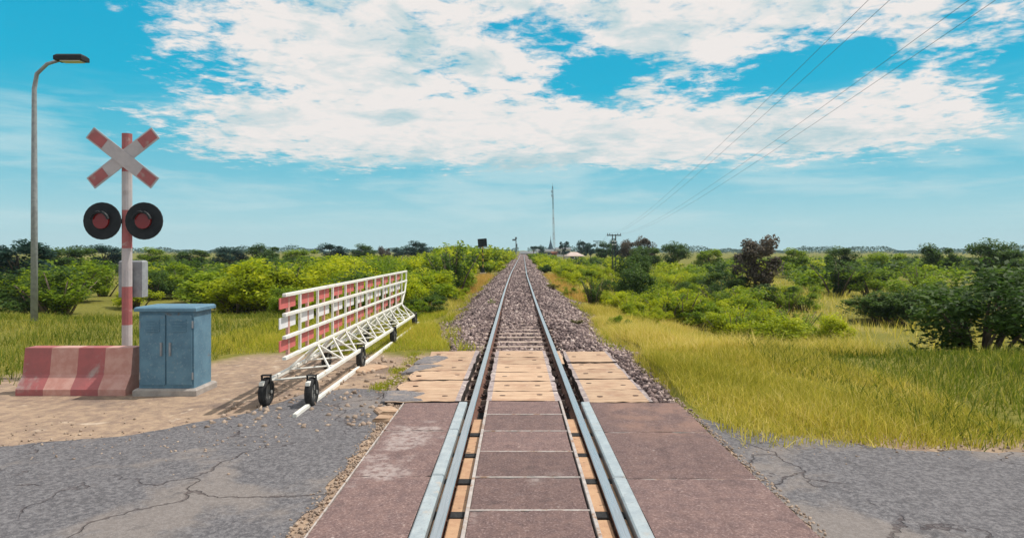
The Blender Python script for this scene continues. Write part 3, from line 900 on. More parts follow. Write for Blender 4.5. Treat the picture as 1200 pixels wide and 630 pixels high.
# kerb slabs and broken stones in the dirt
for (x_, y_, sx, sy, rz, hh, lab) in ((-2.02, 9.15, 0.13, 0.36, -0.55, 0.035, 'flat pale slab lying in the dirt at the road edge'),
                                      (-1.30, 6.72, 0.10, 0.16, 0.5, 0.05, 'larger broken tan block beside the edge of the brown panels'),
                                      (-1.27, 6.40, 0.09, 0.11, -0.2, 0.045, 'smaller broken tan block nearest the road beside the brown panels')):
    o = MB(); v0 = len(o.v)
    o.box(-sx, sx, -sy / 1.4, sy / 1.4, -0.04, hh, bev=0.02)
    o.v = [(q[0] + random.uniform(-.015, .015), q[1] + random.uniform(-.02, .02), q[2]) for q in o.v]
    ob = o.obj('stone_slab', M['tan'], loc=(x_, y_, gz(x_, y_)))
    ob.rotation_euler = (0, 0, rz)
    tag(ob, lab, 'stone')

# ------------------------------------------------------------------ rolling gate
GX, GY0, GY1 = -2.40, 6.9, 14.6
GZ = -0.05
gate = empty('rolling_gate', (GX, 10.7, GZ), 'white tubular rolling barrier gate with red and white panels on black wheels', 'gate')


def L3(x_, y_, z_): return (x_ - GX, y_ - 10.7, z_ - GZ)


rails_ = [(1.13, 14.62), (0.925, 14.62), (0.69, 14.40), (0.475, 14.05)]
for z_, ye in rails_:
    o = MB(); o.box(-0.019, 0.019, GY0 - 10.7, ye - 10.7, z_ - 0.017 - GZ, z_ + 0.017 - GZ, bev=0.006); o.obj('gate_rail', M['white'], gate)
yk = 14.0
ups = []
while yk > GY0:
    ups.append(yk); yk -= 0.66
for q, yy_ in enumerate(ups):
    o = MB(); o.box(-0.010, 0.014, yy_ - 0.018 - 10.7, yy_ + 0.018 - 10.7, 0.475 + 0.018 - GZ, 1.13 - 0.018 - GZ); o.obj('upright', M['white'], gate)
    o = MB(); o.box(-0.052, -0.024, yy_ - 0.30 - 10.7, yy_ - 0.25 - 10.7, 0.47 - GZ, 1.12 - GZ); o.obj('back_post', M['pink_flat'], gate)
    for (zt_, zm, m_) in ((1.13, 0.115, 'red_flat'), (0.925, 0.115, 'white_flat'), (0.69, 0.115, 'red_flat')):
        o = MB(); o.box(-0.034, -0.026, yy_ - 0.56 - 10.7, yy_ - 0.06 - 10.7, zt_ - 0.03 - zm - GZ, zt_ - 0.03 - GZ)
        o.obj('panel', M[m_], gate)
o = MB(); o.tube(L3(GX, 14.60, 1.12), L3(GX, 14.58, 0.925), 0.016); o.tube(L3(GX, 14.58, 0.92), L3(GX, 14.40, 0.69), 0.018); o.tube(L3(GX, 14.38, 0.69), L3(GX, 14.04, 0.475), 0.018)
o.obj('end_post', M['white'], gate)
for sx in (-1, 1):
    o = MB(); bx = GX + sx * 0.24
    o.box(bx - 0.02 - GX, bx + 0.02 - GX, GY0 - 10.7, 14.25 - 10.7, 0.19 - GZ, 0.23 - GZ, bev=0.005); o.obj('base_beam', M['white'], gate)
    yk = 14.0; q = 0
    while yk > GY0 + 0.5:
        o = MB(); o.tube(L3(GX, yk, 0.46), L3(bx, yk + 0.16 if q == 0 else yk - 0.33, 0.22), 0.014, n=6)
        o.tube(L3(GX, yk, 0.46), L3(bx, yk - 0.36 if q == 0 else yk + 0.30, 0.22), 0.014, n=6); o.obj('brace', M['white'], gate)
        yk -= 0.66; q += 1
o = MB()
for yk in np.arange(7.1, 14.3, 0.65): o.tube(L3(GX - 0.24, yk, 0.21), L3(GX + 0.24, yk + 0.3, 0.21), 0.012, n=5)
o.obj('cross_brace', M['white'], gate)
wm = MB()
N = 20
prof_w = [(0.085, -0.03), (0.135, -0.038), (0.152, -0.022), (0.156, 0.0), (0.152, 0.022), (0.135, 0.038), (0.085, 0.03)]
v = [(zz_, r_ * math.cos(2 * math.pi * j / N), r_ * math.sin(2 * math.pi * j / N)) for j in range(N) for (r_, zz_) in prof_w]
n = len(prof_w)
wm.add(v, [(j * n + a, j * n + (a + 1) % n, ((j + 1) % N) * n + (a + 1) % n, ((j + 1) % N) * n + a) for j in range(N) for a in range(n)])
TYRE = wm.mesh('tyre', M['tyre'], smooth=True)
hm = MB(); hm.tube((-0.022, 0, 0), (0.022, 0, 0), 0.088, n=14); hm.tube((-0.06, 0, 0), (0.06, 0, 0), 0.02, n=8)
HUB = hm.mesh('hub', M['hub'])
fork = MB(); fork.box(-0.05, -0.042, -0.02, 0.02, -0.02, 0.2); fork.box(0.042, 0.05, -0.02, 0.02, -0.02, 0.2); fork.box(-0.05, 0.05, -0.03, 0.03, 0.19, 0.2)
FORK = fork.mesh('wheel_fork', M['tyre'])
for sx in (-1, 1):
    for yw in (14.22, 11.75, 9.3, 7.05):
        we = link('wheel', TYRE, gate, L3(GX + sx * 0.24, yw, GZ + 0.15))
        link('hub', HUB, we); link('wheel_fork', FORK, we, (0, 0, -0.02))
gr = MB(); gr.box(-0.02, 0.02, -4.2, 4.1, -0.05, 0.045, bev=0.008)
tag(gr.obj('guide_rail', M['white'], loc=(-2.165, 10.72, -0.045)), 'thin white steel guide rail lying in the grass beside the gate wheels', 'guide rail')

# ------------------------------------------------------------------ signal board on striped post
bz = gz(-2.62, 53)
bd = empty('signal_board', (-2.62, 53, -0.32), 'dark rectangular board on black and yellow striped post left of the track', 'signal board')
o = MB(); o.box(-0.24, 0.24, -0.24, 0.24, -0.6, 0.10, bev=0.02); o.obj('footing', M['pale_conc'], bd)
o = MB()
o.add([(-0.15, -0.15, 0.10), (0.15, -0.15, 0.10), (0.15, 0.15, 0.10), (-0.15, 0.15, 0.10), (-0.05, -0.05, 0.52), (0.05, -0.05, 0.52), (0.05, 0.05, 0.52), (-0.05, 0.05, 0.52)],
      [(3, 2, 1, 0), (0, 1, 5, 4), (1, 2, 6, 5), (2, 3, 7, 6), (3, 0, 4, 7), (4, 5, 6, 7)])
o.obj('post_shoe', M['sign_dark'], bd)
zc = 0.52
for q in range(7):
    o = MB(); o.tube((0, 0, zc), (-0.04 if q > 3 else 0, 0, zc + 0.235), 0.052, n=10); o.obj('post_band', M['yellow'] if q % 2 == 0 else M['sign_dark'], bd)
    zc += 0.235
rot = Matrix.Rotation(R(5), 3, 'Y').to_3x3()
o = MB(); o.box(-0.40, 0.32, -0.03, 0.03, 2.16, 2.80, bev=0.01, rot=Matrix.Rotation(R(-4.5), 3, 'Y')); o.obj('board', M['sign_dark'], bd)
o = MB(); o.box(-0.42, 0.34, 0.03, 0.05, 2.09, 2.15, bev=0.005); o.obj('bracket', M['pale_conc'], bd)

# ------------------------------------------------------------------ semaphore far down the line
se = empty('semaphore_signal', (0.05, 200, -0.6), 'small semaphore signal with one arm far down the line', 'signal')
o = MB(); o.tube((0, 0, 0), (0, 0, 5.9), 0.16, 0.12, n=8); o.obj('post', M['mast_dark'], se)
o = MB(); o.box(-1.1, 0.1, -0.04, 0.04, 4.9, 5.4); o.obj('signal_arm', M['mast_dark'], se)
o = MB(); o.box(-0.3, 0.3, -0.25, 0.25, 5.4, 6.0, bev=0.08); o.obj('cap', M['mast_dark'], se)
o = MB(); o.box(0.1, 0.4, -0.16, 0.16, 3.0, 4.0, bev=0.04); o.obj('lamp_case', M['mast_dark'], se)

# ------------------------------------------------------------------ radio mast, spire, houses
ma = empty('radio_mast', (20.2, 350, -1.5), 'tall thin lattice radio mast rising above the far rooftops', 'mast')
H = 36.5
SEG = 18
hw = lambda z_: 0.72 - 0.46 * z_ / H
for q in range(SEG):
    z0, z1 = H * q / SEG, H * (q + 1) / SEG
    o = MB()
    cn = [(math.cos(a_), math.sin(a_)) for a_ in (0.5, 0.5 + 2.094, 0.5 + 4.189)]
    tx = lambda z_: -0.9 * z_ / H
    for j in range(3):
        a_, b_ = cn[j], cn[(j + 1) % 3]
        P0 = lambda c_, z_: (c_[0] * hw(z_) + tx(z_), c_[1] * hw(z_), z_)
        o.tube(P0(a_, z0), P0(a_, z1), 0.055, n=5, cap=False)
        o.tube(P0(a_, z0), P0(b_, z1), 0.035, n=4, cap=False)
        o.tube(P0(b_, z0), P0(a_, z1), 0.035, n=4, cap=False)
        o.tube(P0(a_, z1), P0(b_, z1), 0.035, n=4, cap=False)
    o.obj('lattice_section', M['mast_dark'] if q >= 12 else (M['mast_red'] if q % 4 < 2 else M['mast_white']), ma)
for (dx, z_) in ((-1.4, 31.5), (-1.5, 33.6), (-0.7, 30.4)):
    o = MB(); o.tube((-0.8, 0, z_), (dx, 0, z_), 0.06, n=5); o.box(dx - 0.15, dx + 0.1, -0.1, 0.1, z_ - 0.7, z_ + 0.7); o.obj('antenna', M['mast_dark'], ma)
o = MB(); o.tube((-0.9, 0, H), (-0.92, 0, H + 1.6), 0.05, n=5); o.obj('lightning_rod', M['mast_dark'], ma)

spz = empty('spire', (20.9, 400, -1.6), 'dark pointed slate blue spire in front of the distant radio mast', 'spire')
o = MB(); o.box(-1.5, 1.5, -1.5, 1.5, 0, 3.2); o.obj('base', M['wall_white'], spz)
o = MB()
for (r0, z0, r1, z1) in ((1.9, 3.2, 1.25, 5.0), (1.2, 5.0, 0.72, 7.0), (0.62, 7.0, 0.22, 9.2), (0.2, 9.2, 0.03, 11.6)): o.tube((0, 0, z0), (0, 0, z1), r0, r1, n=8)
o.obj('roof', M['spire'], spz)


def house(loc, w_, d_, h_, rh, rz, wallm, roofm, label, nw=3, name='house', hip=False, cat='house'):
    e = empty(name, loc, label, cat, rz=rz)
    o = MB(); o.box(-w_ / 2, w_ / 2, -d_ / 2, d_ / 2, -0.5, h_); o.obj('wall', wallm, e)
    o = MB()
    ov = 0.4
    x0, x1, y0, y1 = -w_ / 2 - ov, w_ / 2 + ov, -d_ / 2 - ov, d_ / 2 + ov
    k0, k1 = (x0 * 0.35, x1 * 0.35) if hip else (x0, x1)
    o.add([(x0, y0, h_), (x1, y0, h_), (x1, y1, h_), (x0, y1, h_), (k0, 0, h_ + rh), (k1, 0, h_ + rh)],
          [(3, 2, 1, 0), (0, 1, 5, 4), (2, 3, 4, 5), (1, 2, 5), (3, 0, 4)])
    o.obj('roof', roofm, e)
    for q in range(nw):
        xx = -w_ / 2 + w_ * (q + 0.5) / nw
        o = MB(); o.box(xx - w_ * 0.13, xx + w_ * 0.13, -d_ / 2 - 0.05, -d_ / 2 + 0.02, h_ * 0.35, h_ * 0.8); o.obj('window', M['window'], e)
    return e


house((17.4, 200, -1.5), 4.6, 6, 1.25, 1.15, 0.12, M['wall_white'], M['roof_pale'], 'low house with a wide pale pinkish hipped roof between dark trees', 2, hip=True)
house((5.6, 260, -1.5), 7.5, 6, 1.7, 0.8, 0.0, M['wall_white'], M['roof_grey'], 'long low white house under a grey roof beside the far track', 4)
house((13.2, 300, -1.5), 7.0, 6, 2.4, 0.9, 0.0, M['wall_white'], M['roof_grey'], 'white house with grey roof in front of the spire', 4)
house((11.0, 190, -1.4), 1.3, 1.3, 2.1, 0.35, 0.0, M['brick'], M['brick'], 'small red brick hut at the foot of the mast', 1, name='brick_hut', cat='hut')
house((20.5, 290, -1.5), 6.0, 6, 3.3, 0.8, 0.0, M['wall_white'], M['roof_grey'], 'taller pale house half hidden behind round trees', 3)

# ------------------------------------------------------------------ telegraph poles and wires
tdir = Vector((0.094, 1.0, 0)).normalized()


def telegraph(loc, label):
    e = empty('telegraph_pole', loc, label, 'telegraph pole', 'telegraph poles beside the line', rz=-math.atan(0.094))
    for sx in (-0.18, 0.18):
        o = MB(); o.tube((sx, 0, -0.6), (sx, 0, 5.05), 0.062, 0.052, n=8); o.obj('post', M['pole'], e)
    o = MB(); o.box(-0.80, 0.80, -0.06, -0.02, 4.86, 4.98); o.obj('crossarm', M['pole'], e)
    o = MB(); o.box(-0.72, 0.72, 0.02, 0.06, 4.88, 4.96); o.obj('crossarm', M['pole'], e)
    for z_ in (4.55, 4.25, 3.9, 2.0, 1.0):
        o = MB(); o.box(-0.24, 0.24, -0.075, -0.055, z_ - 0.03, z_ + 0.03); o.obj('tie_plate', M['insul'] if z_ in (4.25, 3.9) else M['pole'], e)
    for xx in (-0.72, -0.48, 0.42, 0.72):
        o = MB(); o.tube((xx, -0.04, 4.98), (xx, -0.04, 5.06), 0.02, 0.02, n=6); o.tube((xx, -0.04, 5.04), (xx, -0.04, 5.16), 0.045, 0.03, n=8); o.obj('insulator', M['pole'], e)
    for sx in (-0.18, 0.18):
        for z_ in (4.25, 3.9):
            o = MB(); o.tube((sx, -0.15, z_ - 0.06), (sx, -0.15, z_ + 0.07), 0.05, 0.04, n=8); o.obj('insulator', M['insul'], e)
    return e


P75 = Vector((11.05, 75, -1.70))
PN = P75 - Vector((0.094, 1, 0)) * 78; PN.z = -0.05
PF = P75 + Vector((0.094, 1, 0)) * 70; PF.z = -1.5
telegraph(P75, 'dark twin post telegraph pole with crossarm and white insulators above the shrubs')
telegraph(PN, 'dark twin post telegraph pole standing by the road')
telegraph(PF, 'farther twin post telegraph pole half hidden by dark trees')
wr = []
for a, b_ in ((PN, P75), (P75, PF)):
    for (dx, zt_) in ((-0.72, 5.12), (0.42, 5.12), (-0.48, 5.12), (0.72, 5.12)):
        o = MB(); pts = []
        for q in range(25):
            u = q / 24
            pz_ = a.z + zt_ + (b_.z - a.z) * u - 4 * 0.9 * u * (1 - u)
            pts.append((a.x + (b_.x - a.x) * u + dx, a.y + (b_.y - a.y) * u - 0.04, pz_))
        o.path(pts, [0.0032 if a is PN else 0.008] * 25, n=4)
        ob = o.obj('telegraph_wire', M['wire'])
        tag(ob, ({-0.72: 'uppermost', -0.48: 'second highest', 0.42: 'third highest', 0.72: 'lowest'}[dx] + ' of the four thin telegraph wires rising from the twin post pole') if a is PN else 'thin telegraph wire running on beyond the twin post pole', 'wire', 'near telegraph wires' if a is PN else 'far telegraph wires')

# ------------------------------------------------------------------ left side: crossing signal, street lamp, cabinet, barrier block
cs_ = empty('crossing_signal', (-5.25, 9.0, gz(-5.25, 9.0)), 'level crossing signal post with white crossbuck and twin dark lamps left of the gate', 'crossing signal')
o = MB(); o.box(-0.22, 0.22, -0.22, 0.22, -0.3, 0.12, bev=0.03); o.obj('footing', M['pale_conc'], cs_)
zc = 0.12
for q in range(6):
    o = MB(); o.tube((0, 0, zc), (0, 0, zc + 0.515), 0.065, n=12); o.obj('post_band', M['red_faded'] if q % 2 else M['white_faded'], cs_); zc += 0.515
for a in (38, -38):
    o = MB(); o.box(-0.55, 0.55, -0.11 if a > 0 else -0.095, -0.098 if a > 0 else -0.083, 2.78, 2.96, rot=Matrix.Rotation(R(a), 3, 'Y'))
    cb = o.obj('crossbuck_blade', M['white_faded'], cs_)
    for sx in (-1, 1):
        o = MB(); xx0, xx1 = sorted((sx * 0.30, sx * 0.53))
        o.box(xx0, xx1, -0.114 if a > 0 else -0.099, -0.111 if a > 0 else -0.096, 2.80, 2.94, rot=Matrix.Rotation(R(a), 3, 'Y'), piv=(0, -0.1, 2.87))
        o.obj('red_band', M['red_faded'], cb)
o = MB(); o.box(-0.42, 0.42, -0.05, 0.05, 2.0, 2.06); o.obj('lamp_arm', M['sign_dark'], cs_)
for sx in (-0.28, 0.28):
    o = MB(); o.tube((sx, -0.10, 2.03), (sx, -0.075, 2.03), 0.25, n=24); bk = o.obj('backing_disc', M['sign_dark'], cs_)
    o = MB(); o.tube((sx, -0.13, 2.03), (sx, -0.10, 2.03), 0.105, n=20); o.obj('lens', M['lens'], bk)
    o = MB(); o.path([(sx + 0.12 * math.cos(q), -0.16, 2.03 + 0.12 * math.sin(q)) for q in np.linspace(0.2, 2.94, 9)], [0.02] * 9, n=5); o.obj('hood', M['sign_dark'], bk)
o = MB(); o.box(-0.16, 0.16, 0.075, 0.22, 1.0, 1.5, bev=0.02); o.obj('relay_box', M['steel'], cs_)

sl_ = empty('street_lamp', (-11.2, 15.5, gz(-11.2, 15.5)), 'tall grey street lamp with a single dark head over the road edge', 'street lamp')
o = MB(); o.path([(0, 0, -0.3), (0, 0, 3), (0, 0, 5.4), (0.06, 0, 5.75), (0.3, 0, 5.98), (0.8, -0.1, 6.08)], [0.075, 0.065, 0.05, 0.045, 0.04, 0.035], n=10); o.obj('pole', M['steel'], sl_, smooth=True)
o = MB(); o.box(0.6, 1.25, -0.24, 0.06, 6.02, 6.16, bev=0.05); hd = o.obj('lamp_head', M['sign_dark'], sl_)
o = MB(); o.box(0.72, 1.18, -0.19, 0.01, 5.995, 6.018); o.obj('lamp_glass', M['lamp_glass'], hd)

cb_ = empty('signal_cabinet', (-3.95, 7.75, gz(-3.95, 7.75)), 'blue steel signal cabinet with two doors beside the crossing signal', 'cabinet')
o = MB(); o.box(-0.36, 0.36, -0.26, 0.26, -0.1, 0.08, bev=0.02); o.obj('plinth', M['pale_conc'], cb_)
o = MB(); o.box(-0.31, 0.31, -0.21, 0.21, 0.08, 0.95); o.obj('body', M['blue'], cb_)
o = MB(); o.box(-0.35, 0.35, -0.25, 0.25, 0.95, 1.0, bev=0.02); o.obj('roof', M['blue'], cb_)
for sx in (-1, 1):
    o = MB(); xa, xb = sorted((sx * 0.012, sx * 0.29)); o.box(xa, xb, -0.226, -0.211, 0.12, 0.91); dr = o.obj('door', M['blue'], cb_)
    o = MB(); o.box(sx * 0.05 - 0.01, sx * 0.05 + 0.01, -0.245, -0.227, 0.45, 0.60); o.obj('handle', M['steel'], dr)
    o = MB()
    for q in range(5): o.box(sx * 0.15 - 0.08, sx * 0.15 + 0.08, -0.234, -0.2265, 0.72 + q * 0.03, 0.735 + q * 0.03)
    o.obj('louvre', M['blue'], dr)
    for hz_ in (0.22, 0.80):
        o = MB(); o.tube((sx * 0.297, -0.222, hz_ - 0.04), (sx * 0.297, -0.222, hz_ + 0.04), 0.009, n=8); o.obj('hinge', M['steel'], dr)

jb = empty('barrier_block', (-5.02, 7.75, gz(-5.02, 7.75)), 'red and white concrete barrier block next to the blue cabinet', 'barrier')
PB = [(-0.24, 0.0), (0.24, 0.0), (0.24, 0.07), (0.13, 0.22), (0.09, 0.52), (-0.09, 0.52), (-0.13, 0.22), (-0.24, 0.07)]
for q in range(4):
    xa, xb = -0.62 + q * 0.31, -0.62 + (q + 1) * 0.31
    o = MB(); n = len(PB)
    o.add([(xa, y_, z_) for y_, z_ in PB] + [(xb, y_, z_) for y_, z_ in PB], [tuple(reversed([(j + 1) % n, j, n + j, n + (j + 1) % n])) for j in range(n)] + [tuple(range(n)), tuple(reversed(range(n, 2 * n)))])
    o.obj('barrier_section', M['red_faded'] if q % 2 == 0 else M['pink_flat'], jb)


# ------------------------------------------------------------------ foliage
def quat_frames(n, up_bias=0.0):
    nrm = RNG.normal(size=(n, 3)); nrm[:, 2] = np.abs(nrm[:, 2]) + up_bias
    nrm /= np.linalg.norm(nrm, axis=1, keepdims=True)
    t_ = RNG.normal(size=(n, 3)); t_ -= nrm * (t_ * nrm).sum(1, keepdims=True); t_ /= np.linalg.norm(t_, axis=1, keepdims=True)
    return nrm, t_, np.cross(nrm, t_)


def leaf_mesh(name, P, size, tint, mats, aspect=0.5, up=1.1, stems=None):
    n = len(P)
    nrm, t_, s_ = quat_frames(n, up)
    size = np.broadcast_to(size, (n,))
    L, Wd = size[:, None], (size * aspect)[:, None]
    bend = nrm * L * 0.18
    v = np.stack([P - t_ * L, P + s_ * Wd + bend, P + t_ * L - bend * 0.6, P - s_ * Wd + bend], 1).reshape(-1, 3)
    f = np.arange(n * 4).reshape(n, 4)
    tint = np.repeat(tint, 4)
    if stems is not None:
        sv = np.array(stems.v); sf = [np.array([tuple(q) for q in stems.f if len(q) == k__]) for k__ in (4, 5, 6, 7)]
        sf = [q + len(v) for q in sf if len(q)]
        mi = np.concatenate([np.zeros(n)] + [np.ones(len(q)) for q in sf])
        v = np.concatenate([v, sv]); tint = np.concatenate([tint, np.full(len(sv), 0.3)])
        return np_mesh(name, v, [f] + sf, mats, tint=tint, midx=mi)
    return np_mesh(name, v, f, mats, tint=tint)


def clumps(nc, rad, height, base):
    """Clump centres through a dome-shaped volume."""
    out = []
    while len(out) < nc:
        q = RNG.uniform(-1, 1, 3)
        if q[0] ** 2 + q[1] ** 2 + q[2] ** 2 < 1 and np.linalg.norm(q) > 0.35: out.append((q[0] * rad, q[1] * rad, base + (q[2] + 1) / 2 * (height - base)))
    return np.array(out)


def shrub_points(nl, nc, rad, height, cr):
    C = clumps(nc, rad * 0.8, height * 0.9, height * 0.08)
    k_ = RNG.integers(0, nc, nl)
    d = RNG.normal(size=(nl, 3)); d /= np.linalg.norm(d, axis=1, keepdims=True)
    rr = cr * RNG.uniform(0.6, 1.35, nc)
    P = C[k_] + d * (rr[k_] * RNG.random(nl) ** 0.45)[:, None] * np.array([1, 1, 0.85])
    sh = RNG.uniform(-0.30, 0.28, nc)
    tint = np.clip(0.5 + sh[k_] + RNG.normal(0, 0.18, nl), 0, 1)
    ok = P[:, 2] > 0.01
    return P[ok], tint[ok], C


def shrub_stems(C):
    o = MB()
    for c in C[: min(len(C), 14)]:
        b0 = (c[0] * 0.15, c[1] * 0.15, -0.1)
        o.path([b0, (c[0] * 0.5, c[1] * 0.5, c[2] * 0.5), tuple(c)], [0.022, 0.014, 0.006], n=5)
    return o


# bush shapes: rounded, spiky upright (young trees), low spreading
SHAPES = {}
for q in range(4):
    SHAPES['round%d' % q] = (shrub_points(4600, 26, 0.64, 1.0, 0.19), 0.031, 0.46)
for q in range(3):
    SHAPES['loose%d' % q] = (shrub_points(3000, 19, 0.62, 1.0, 0.16), 0.034, 0.40)
# sprays: long arching shoots with leaves along them
for q in range(3):
    P, T, ends = [], [], []
    for s_ in range(26):
        az, ln = RNG.uniform(0, 2 * math.pi), RNG.uniform(0.6, 1.15)
        lean = RNG.uniform(0.15, 0.75)
        tt__ = RNG.normal(0.5, 0.14)
        tip = None
        for u in np.linspace(0.12, 1, 80):
            r_ = lean * u ** 1.3 * ln * 0.8; z_ = ln * (u - 0.22 * lean * u * u)
            P.append((math.cos(az) * r_ + RNG.normal(0, .03), math.sin(az) * r_ + RNG.normal(0, .03), z_ + RNG.normal(0, .025))); T.append(tt__ + RNG.normal(0, .12))
            tip = P[-1]
        ends.append(tip)
    SHAPES['spray%d' % q] = ((np.array(P), np.clip(np.array(T), 0, 1), np.array(ends)), 0.038, 0.32)
SHRUB = {}


def shrub_me(shape, tone):
    key = (shape, tone)
    if key not in SHRUB:
        (P, T, C), ls, asp = SHAPES[shape]
        SHRUB[key] = leaf_mesh('shrub_' + tone, P, ls * RNG.uniform(0.7, 1.3, len(P)), T, [M['leaf_' + tone], M['bark']], asp, stems=shrub_stems(C))
    return SHRUB[key]


def shrub(x_, y_, h_, wid, shape, tone, label, group, name='shrub', cat='shrub', sink=0.05):
    o = link(name, shrub_me(shape, tone), None, (x_, y_, gz(x_, y_) - sink), (RNG.normal(0, .05), RNG.normal(0, .05), RNG.uniform(0, 6.28)))
    o.scale = (wid, wid * RNG.uniform(0.85, 1.15), h_)
    return tag(o, label, cat, group)


SHAPE_N = list(SHAPES)
TONE = {'lime': 'yellow green', 'green': 'mid green', 'deep': 'dark green'}
FORM = {'round': 'rounded shrub', 'loose': 'loose shrub', 'spray': 'arching shrub'}


def zone(x_, y_):
    if x_ < cx(y_):
        q = (x_ - 0) / y_
        if y_ < 20: return 'behind the far end of the white gate' if q > -0.20 else 'out in the field behind the white gate'
        if q > -0.075: return 'beside the ballast near the striped signal board post'
        if q > -0.16: return 'on the bank between the gate and the signal board'
        if q > -0.28: return 'seen above the white gate'
        return 'behind the crossing signal and the blue cabinet'
    q = x_ / y_
    if q < 0.10: return 'beside the ballast below the radio mast'
    if q < 0.145: return 'between the ballast and the telegraph pole'
    if q < 0.20: return 'around the foot of the telegraph pole'
    if q < 0.34: return 'between the telegraph pole and the lone brown tree'
    if q < 0.50: return 'below the lone brown tree'
    return 'at the far right verge beyond the road'


FAR = []
ROW = ['nearest ', 'near ', 'closer ', 'midway ', 'farther ', 'farthest ']


def skyline(x_, y_, f=1.0):
    """Height that makes the left thicket swell towards the signal board and sink towards the gate."""
    q = x_ / y_
    e_ = np.interp(q, [-0.6, -0.16, -0.125, -0.085, -0.05, -0.01], [-0.009, -0.009, -0.002, 0.0085, 0.006, 0.001])
    return float(np.clip((CAM_Z + e_ * y_ - gz(x_, y_)) * f, 0.7, 3.4))




def thicket(n, sidec, xr, yr, hf, tones, wmul=1.0, avoid=None, far=False):
    for _ in range(n):
        for _t in range(30):
            y_ = yr[0] + (yr[1] - yr[0]) * RNG.random() ** 0.9
            lo, hi = xr(y_)
            x_ = RNG.uniform(lo, hi)
            if avoid is None or not avoid(x_, y_): break
        tone = RNG.choice([a for a, _p in tones], p=[p_ for _a, p_ in tones])
        h_ = hf(x_, y_) * RNG.uniform(0.75, 1.2)
        shape = str(RNG.choice(SHAPE_N))
        wid = h_ * RNG.uniform(0.85, 1.3) * wmul
        if far:
            FAR.append((x_, y_, h_, wid, shape, tone)); continue
        sd_ = 'left' if sidec == 'L' else 'right'
        shrub(x_, y_, h_, wid, shape, tone, ROW[int(np.searchsorted([20.5, 25, 31, 38, 46], y_))] + TONE[tone] + ' ' + FORM[shape[:5]] + ' ' + zone(x_, y_), TONE[tone] + ' shrubs ' + sd_ + ' of the track')


avoid_sig = lambda x_, y_: (abs(x_ + 2.6 - 0.0) < 1.1 + 0.018 * (y_ - 20) and 34 < y_ < 56) or (abs(x_ + 2.62 * y_ / 53) < (1.5 if y_ < 38 else 2.1) and 30 < y_ < 56)
# left thicket, near to far
T1 = [('lime', .56), ('green', .33), ('deep', .11)]
thicket(46, 'L', lambda y_: (-6.6, -2.9 - 0.06 * max(0, 21 - y_)), (16.5, 27), lambda x_, y_: 0.75 + 0.055 * (y_ - 16) + 0.10 * max(0, -x_ - 3.5), T1, 1.15, avoid_sig)
thicket(80, 'L', lambda y_: (-12.5, -2.75), (27, 54), lambda x_, y_: skyline(x_, y_, 0.86), [('lime', .46), ('green', .42), ('deep', .12)], 1.2, avoid_sig)
thicket(28, 'L', lambda y_: (-30, -9), (15, 42), lambda x_, y_: skyline(x_, y_, 0.85), [('lime', .04), ('green', .46), ('deep', .50)], 1.5)
thicket(75, 'L', lambda y_: (-26, -2.6 + cx(y_) * 0.9), (55, 120), lambda x_, y_: skyline(x_, y_, 0.88), [('lime', .50), ('green', .40), ('deep', .10)], 1.3, far=True)
thicket(60, 'L', lambda y_: (-0.42 * y_, cx(y_) - 3.0), (100, 230), lambda x_, y_: skyline(x_, y_, 0.85), [('lime', .3), ('green', .55), ('deep', .15)], 1.8, far=True)
# right thicket
thicket(46, 'R', lambda y_: (3.7, 9.5), (19, 32), lambda x_, y_: (0.95 + 0.025 * (y_ - 17)) * (0.62 if 0.13 < x_ / y_ < 0.21 else 1), [('lime', .70), ('green', .26), ('deep', .04)], 1.2)
thicket(68, 'R', lambda y_: (3.3 + 0.012 * (y_ - 30), 14), (30, 62), lambda x_, y_: 1.15 + 0.010 * (y_ - 30), [('lime', .60), ('green', .32), ('deep', .08)], 1.25, lambda x_, y_: abs(x_ - 10.6 * y_ / 75) < 0.9 and y_ > 46)
thicket(32, 'R', lambda y_: (9, 38), (17, 45), lambda x_, y_: 1.5 + 0.02 * (y_ - 17), [('lime', .05), ('green', .50), ('deep', .45)], 1.55)
thicket(80, 'R', lambda y_: (cx(y_) + 2.6, 24), (62, 150), lambda x_, y_: 1.45 + 0.003 * (y_ - 62), [('lime', .48), ('green', .42), ('deep', .10)], 1.4, lambda x_, y_: abs(x_ - 10.6 * y_ / 75) < 0.9 and y_ < 75, far=True)
thicket(110, 'R', lambda y_: (0.3 * y_, 0.85 * y_), (45, 150), lambda x_, y_: 1.9, [('lime', .08), ('green', .52), ('deep', .40)], 1.9, far=True)
thicket(60, 'L', lambda y_: (-0.85 * y_, -0.25 * y_), (45, 150), lambda x_, y_: skyline(x_, y_, 0.9), [('lime', .05), ('green', .45), ('deep', .5)], 1.9, far=True)
thicket(60, 'L', lambda y_: (cx(y_) - 4.2, cx(y_) - 2.25), (54, 200), lambda x_, y_: 1.1, T1, 1.4, far=True)
thicket(50, 'R', lambda y_: (cx(y_) + 2.35, cx(y_) + 4.5), (56, 200), lambda x_, y_: 1.1, T1, 1.4, far=True)
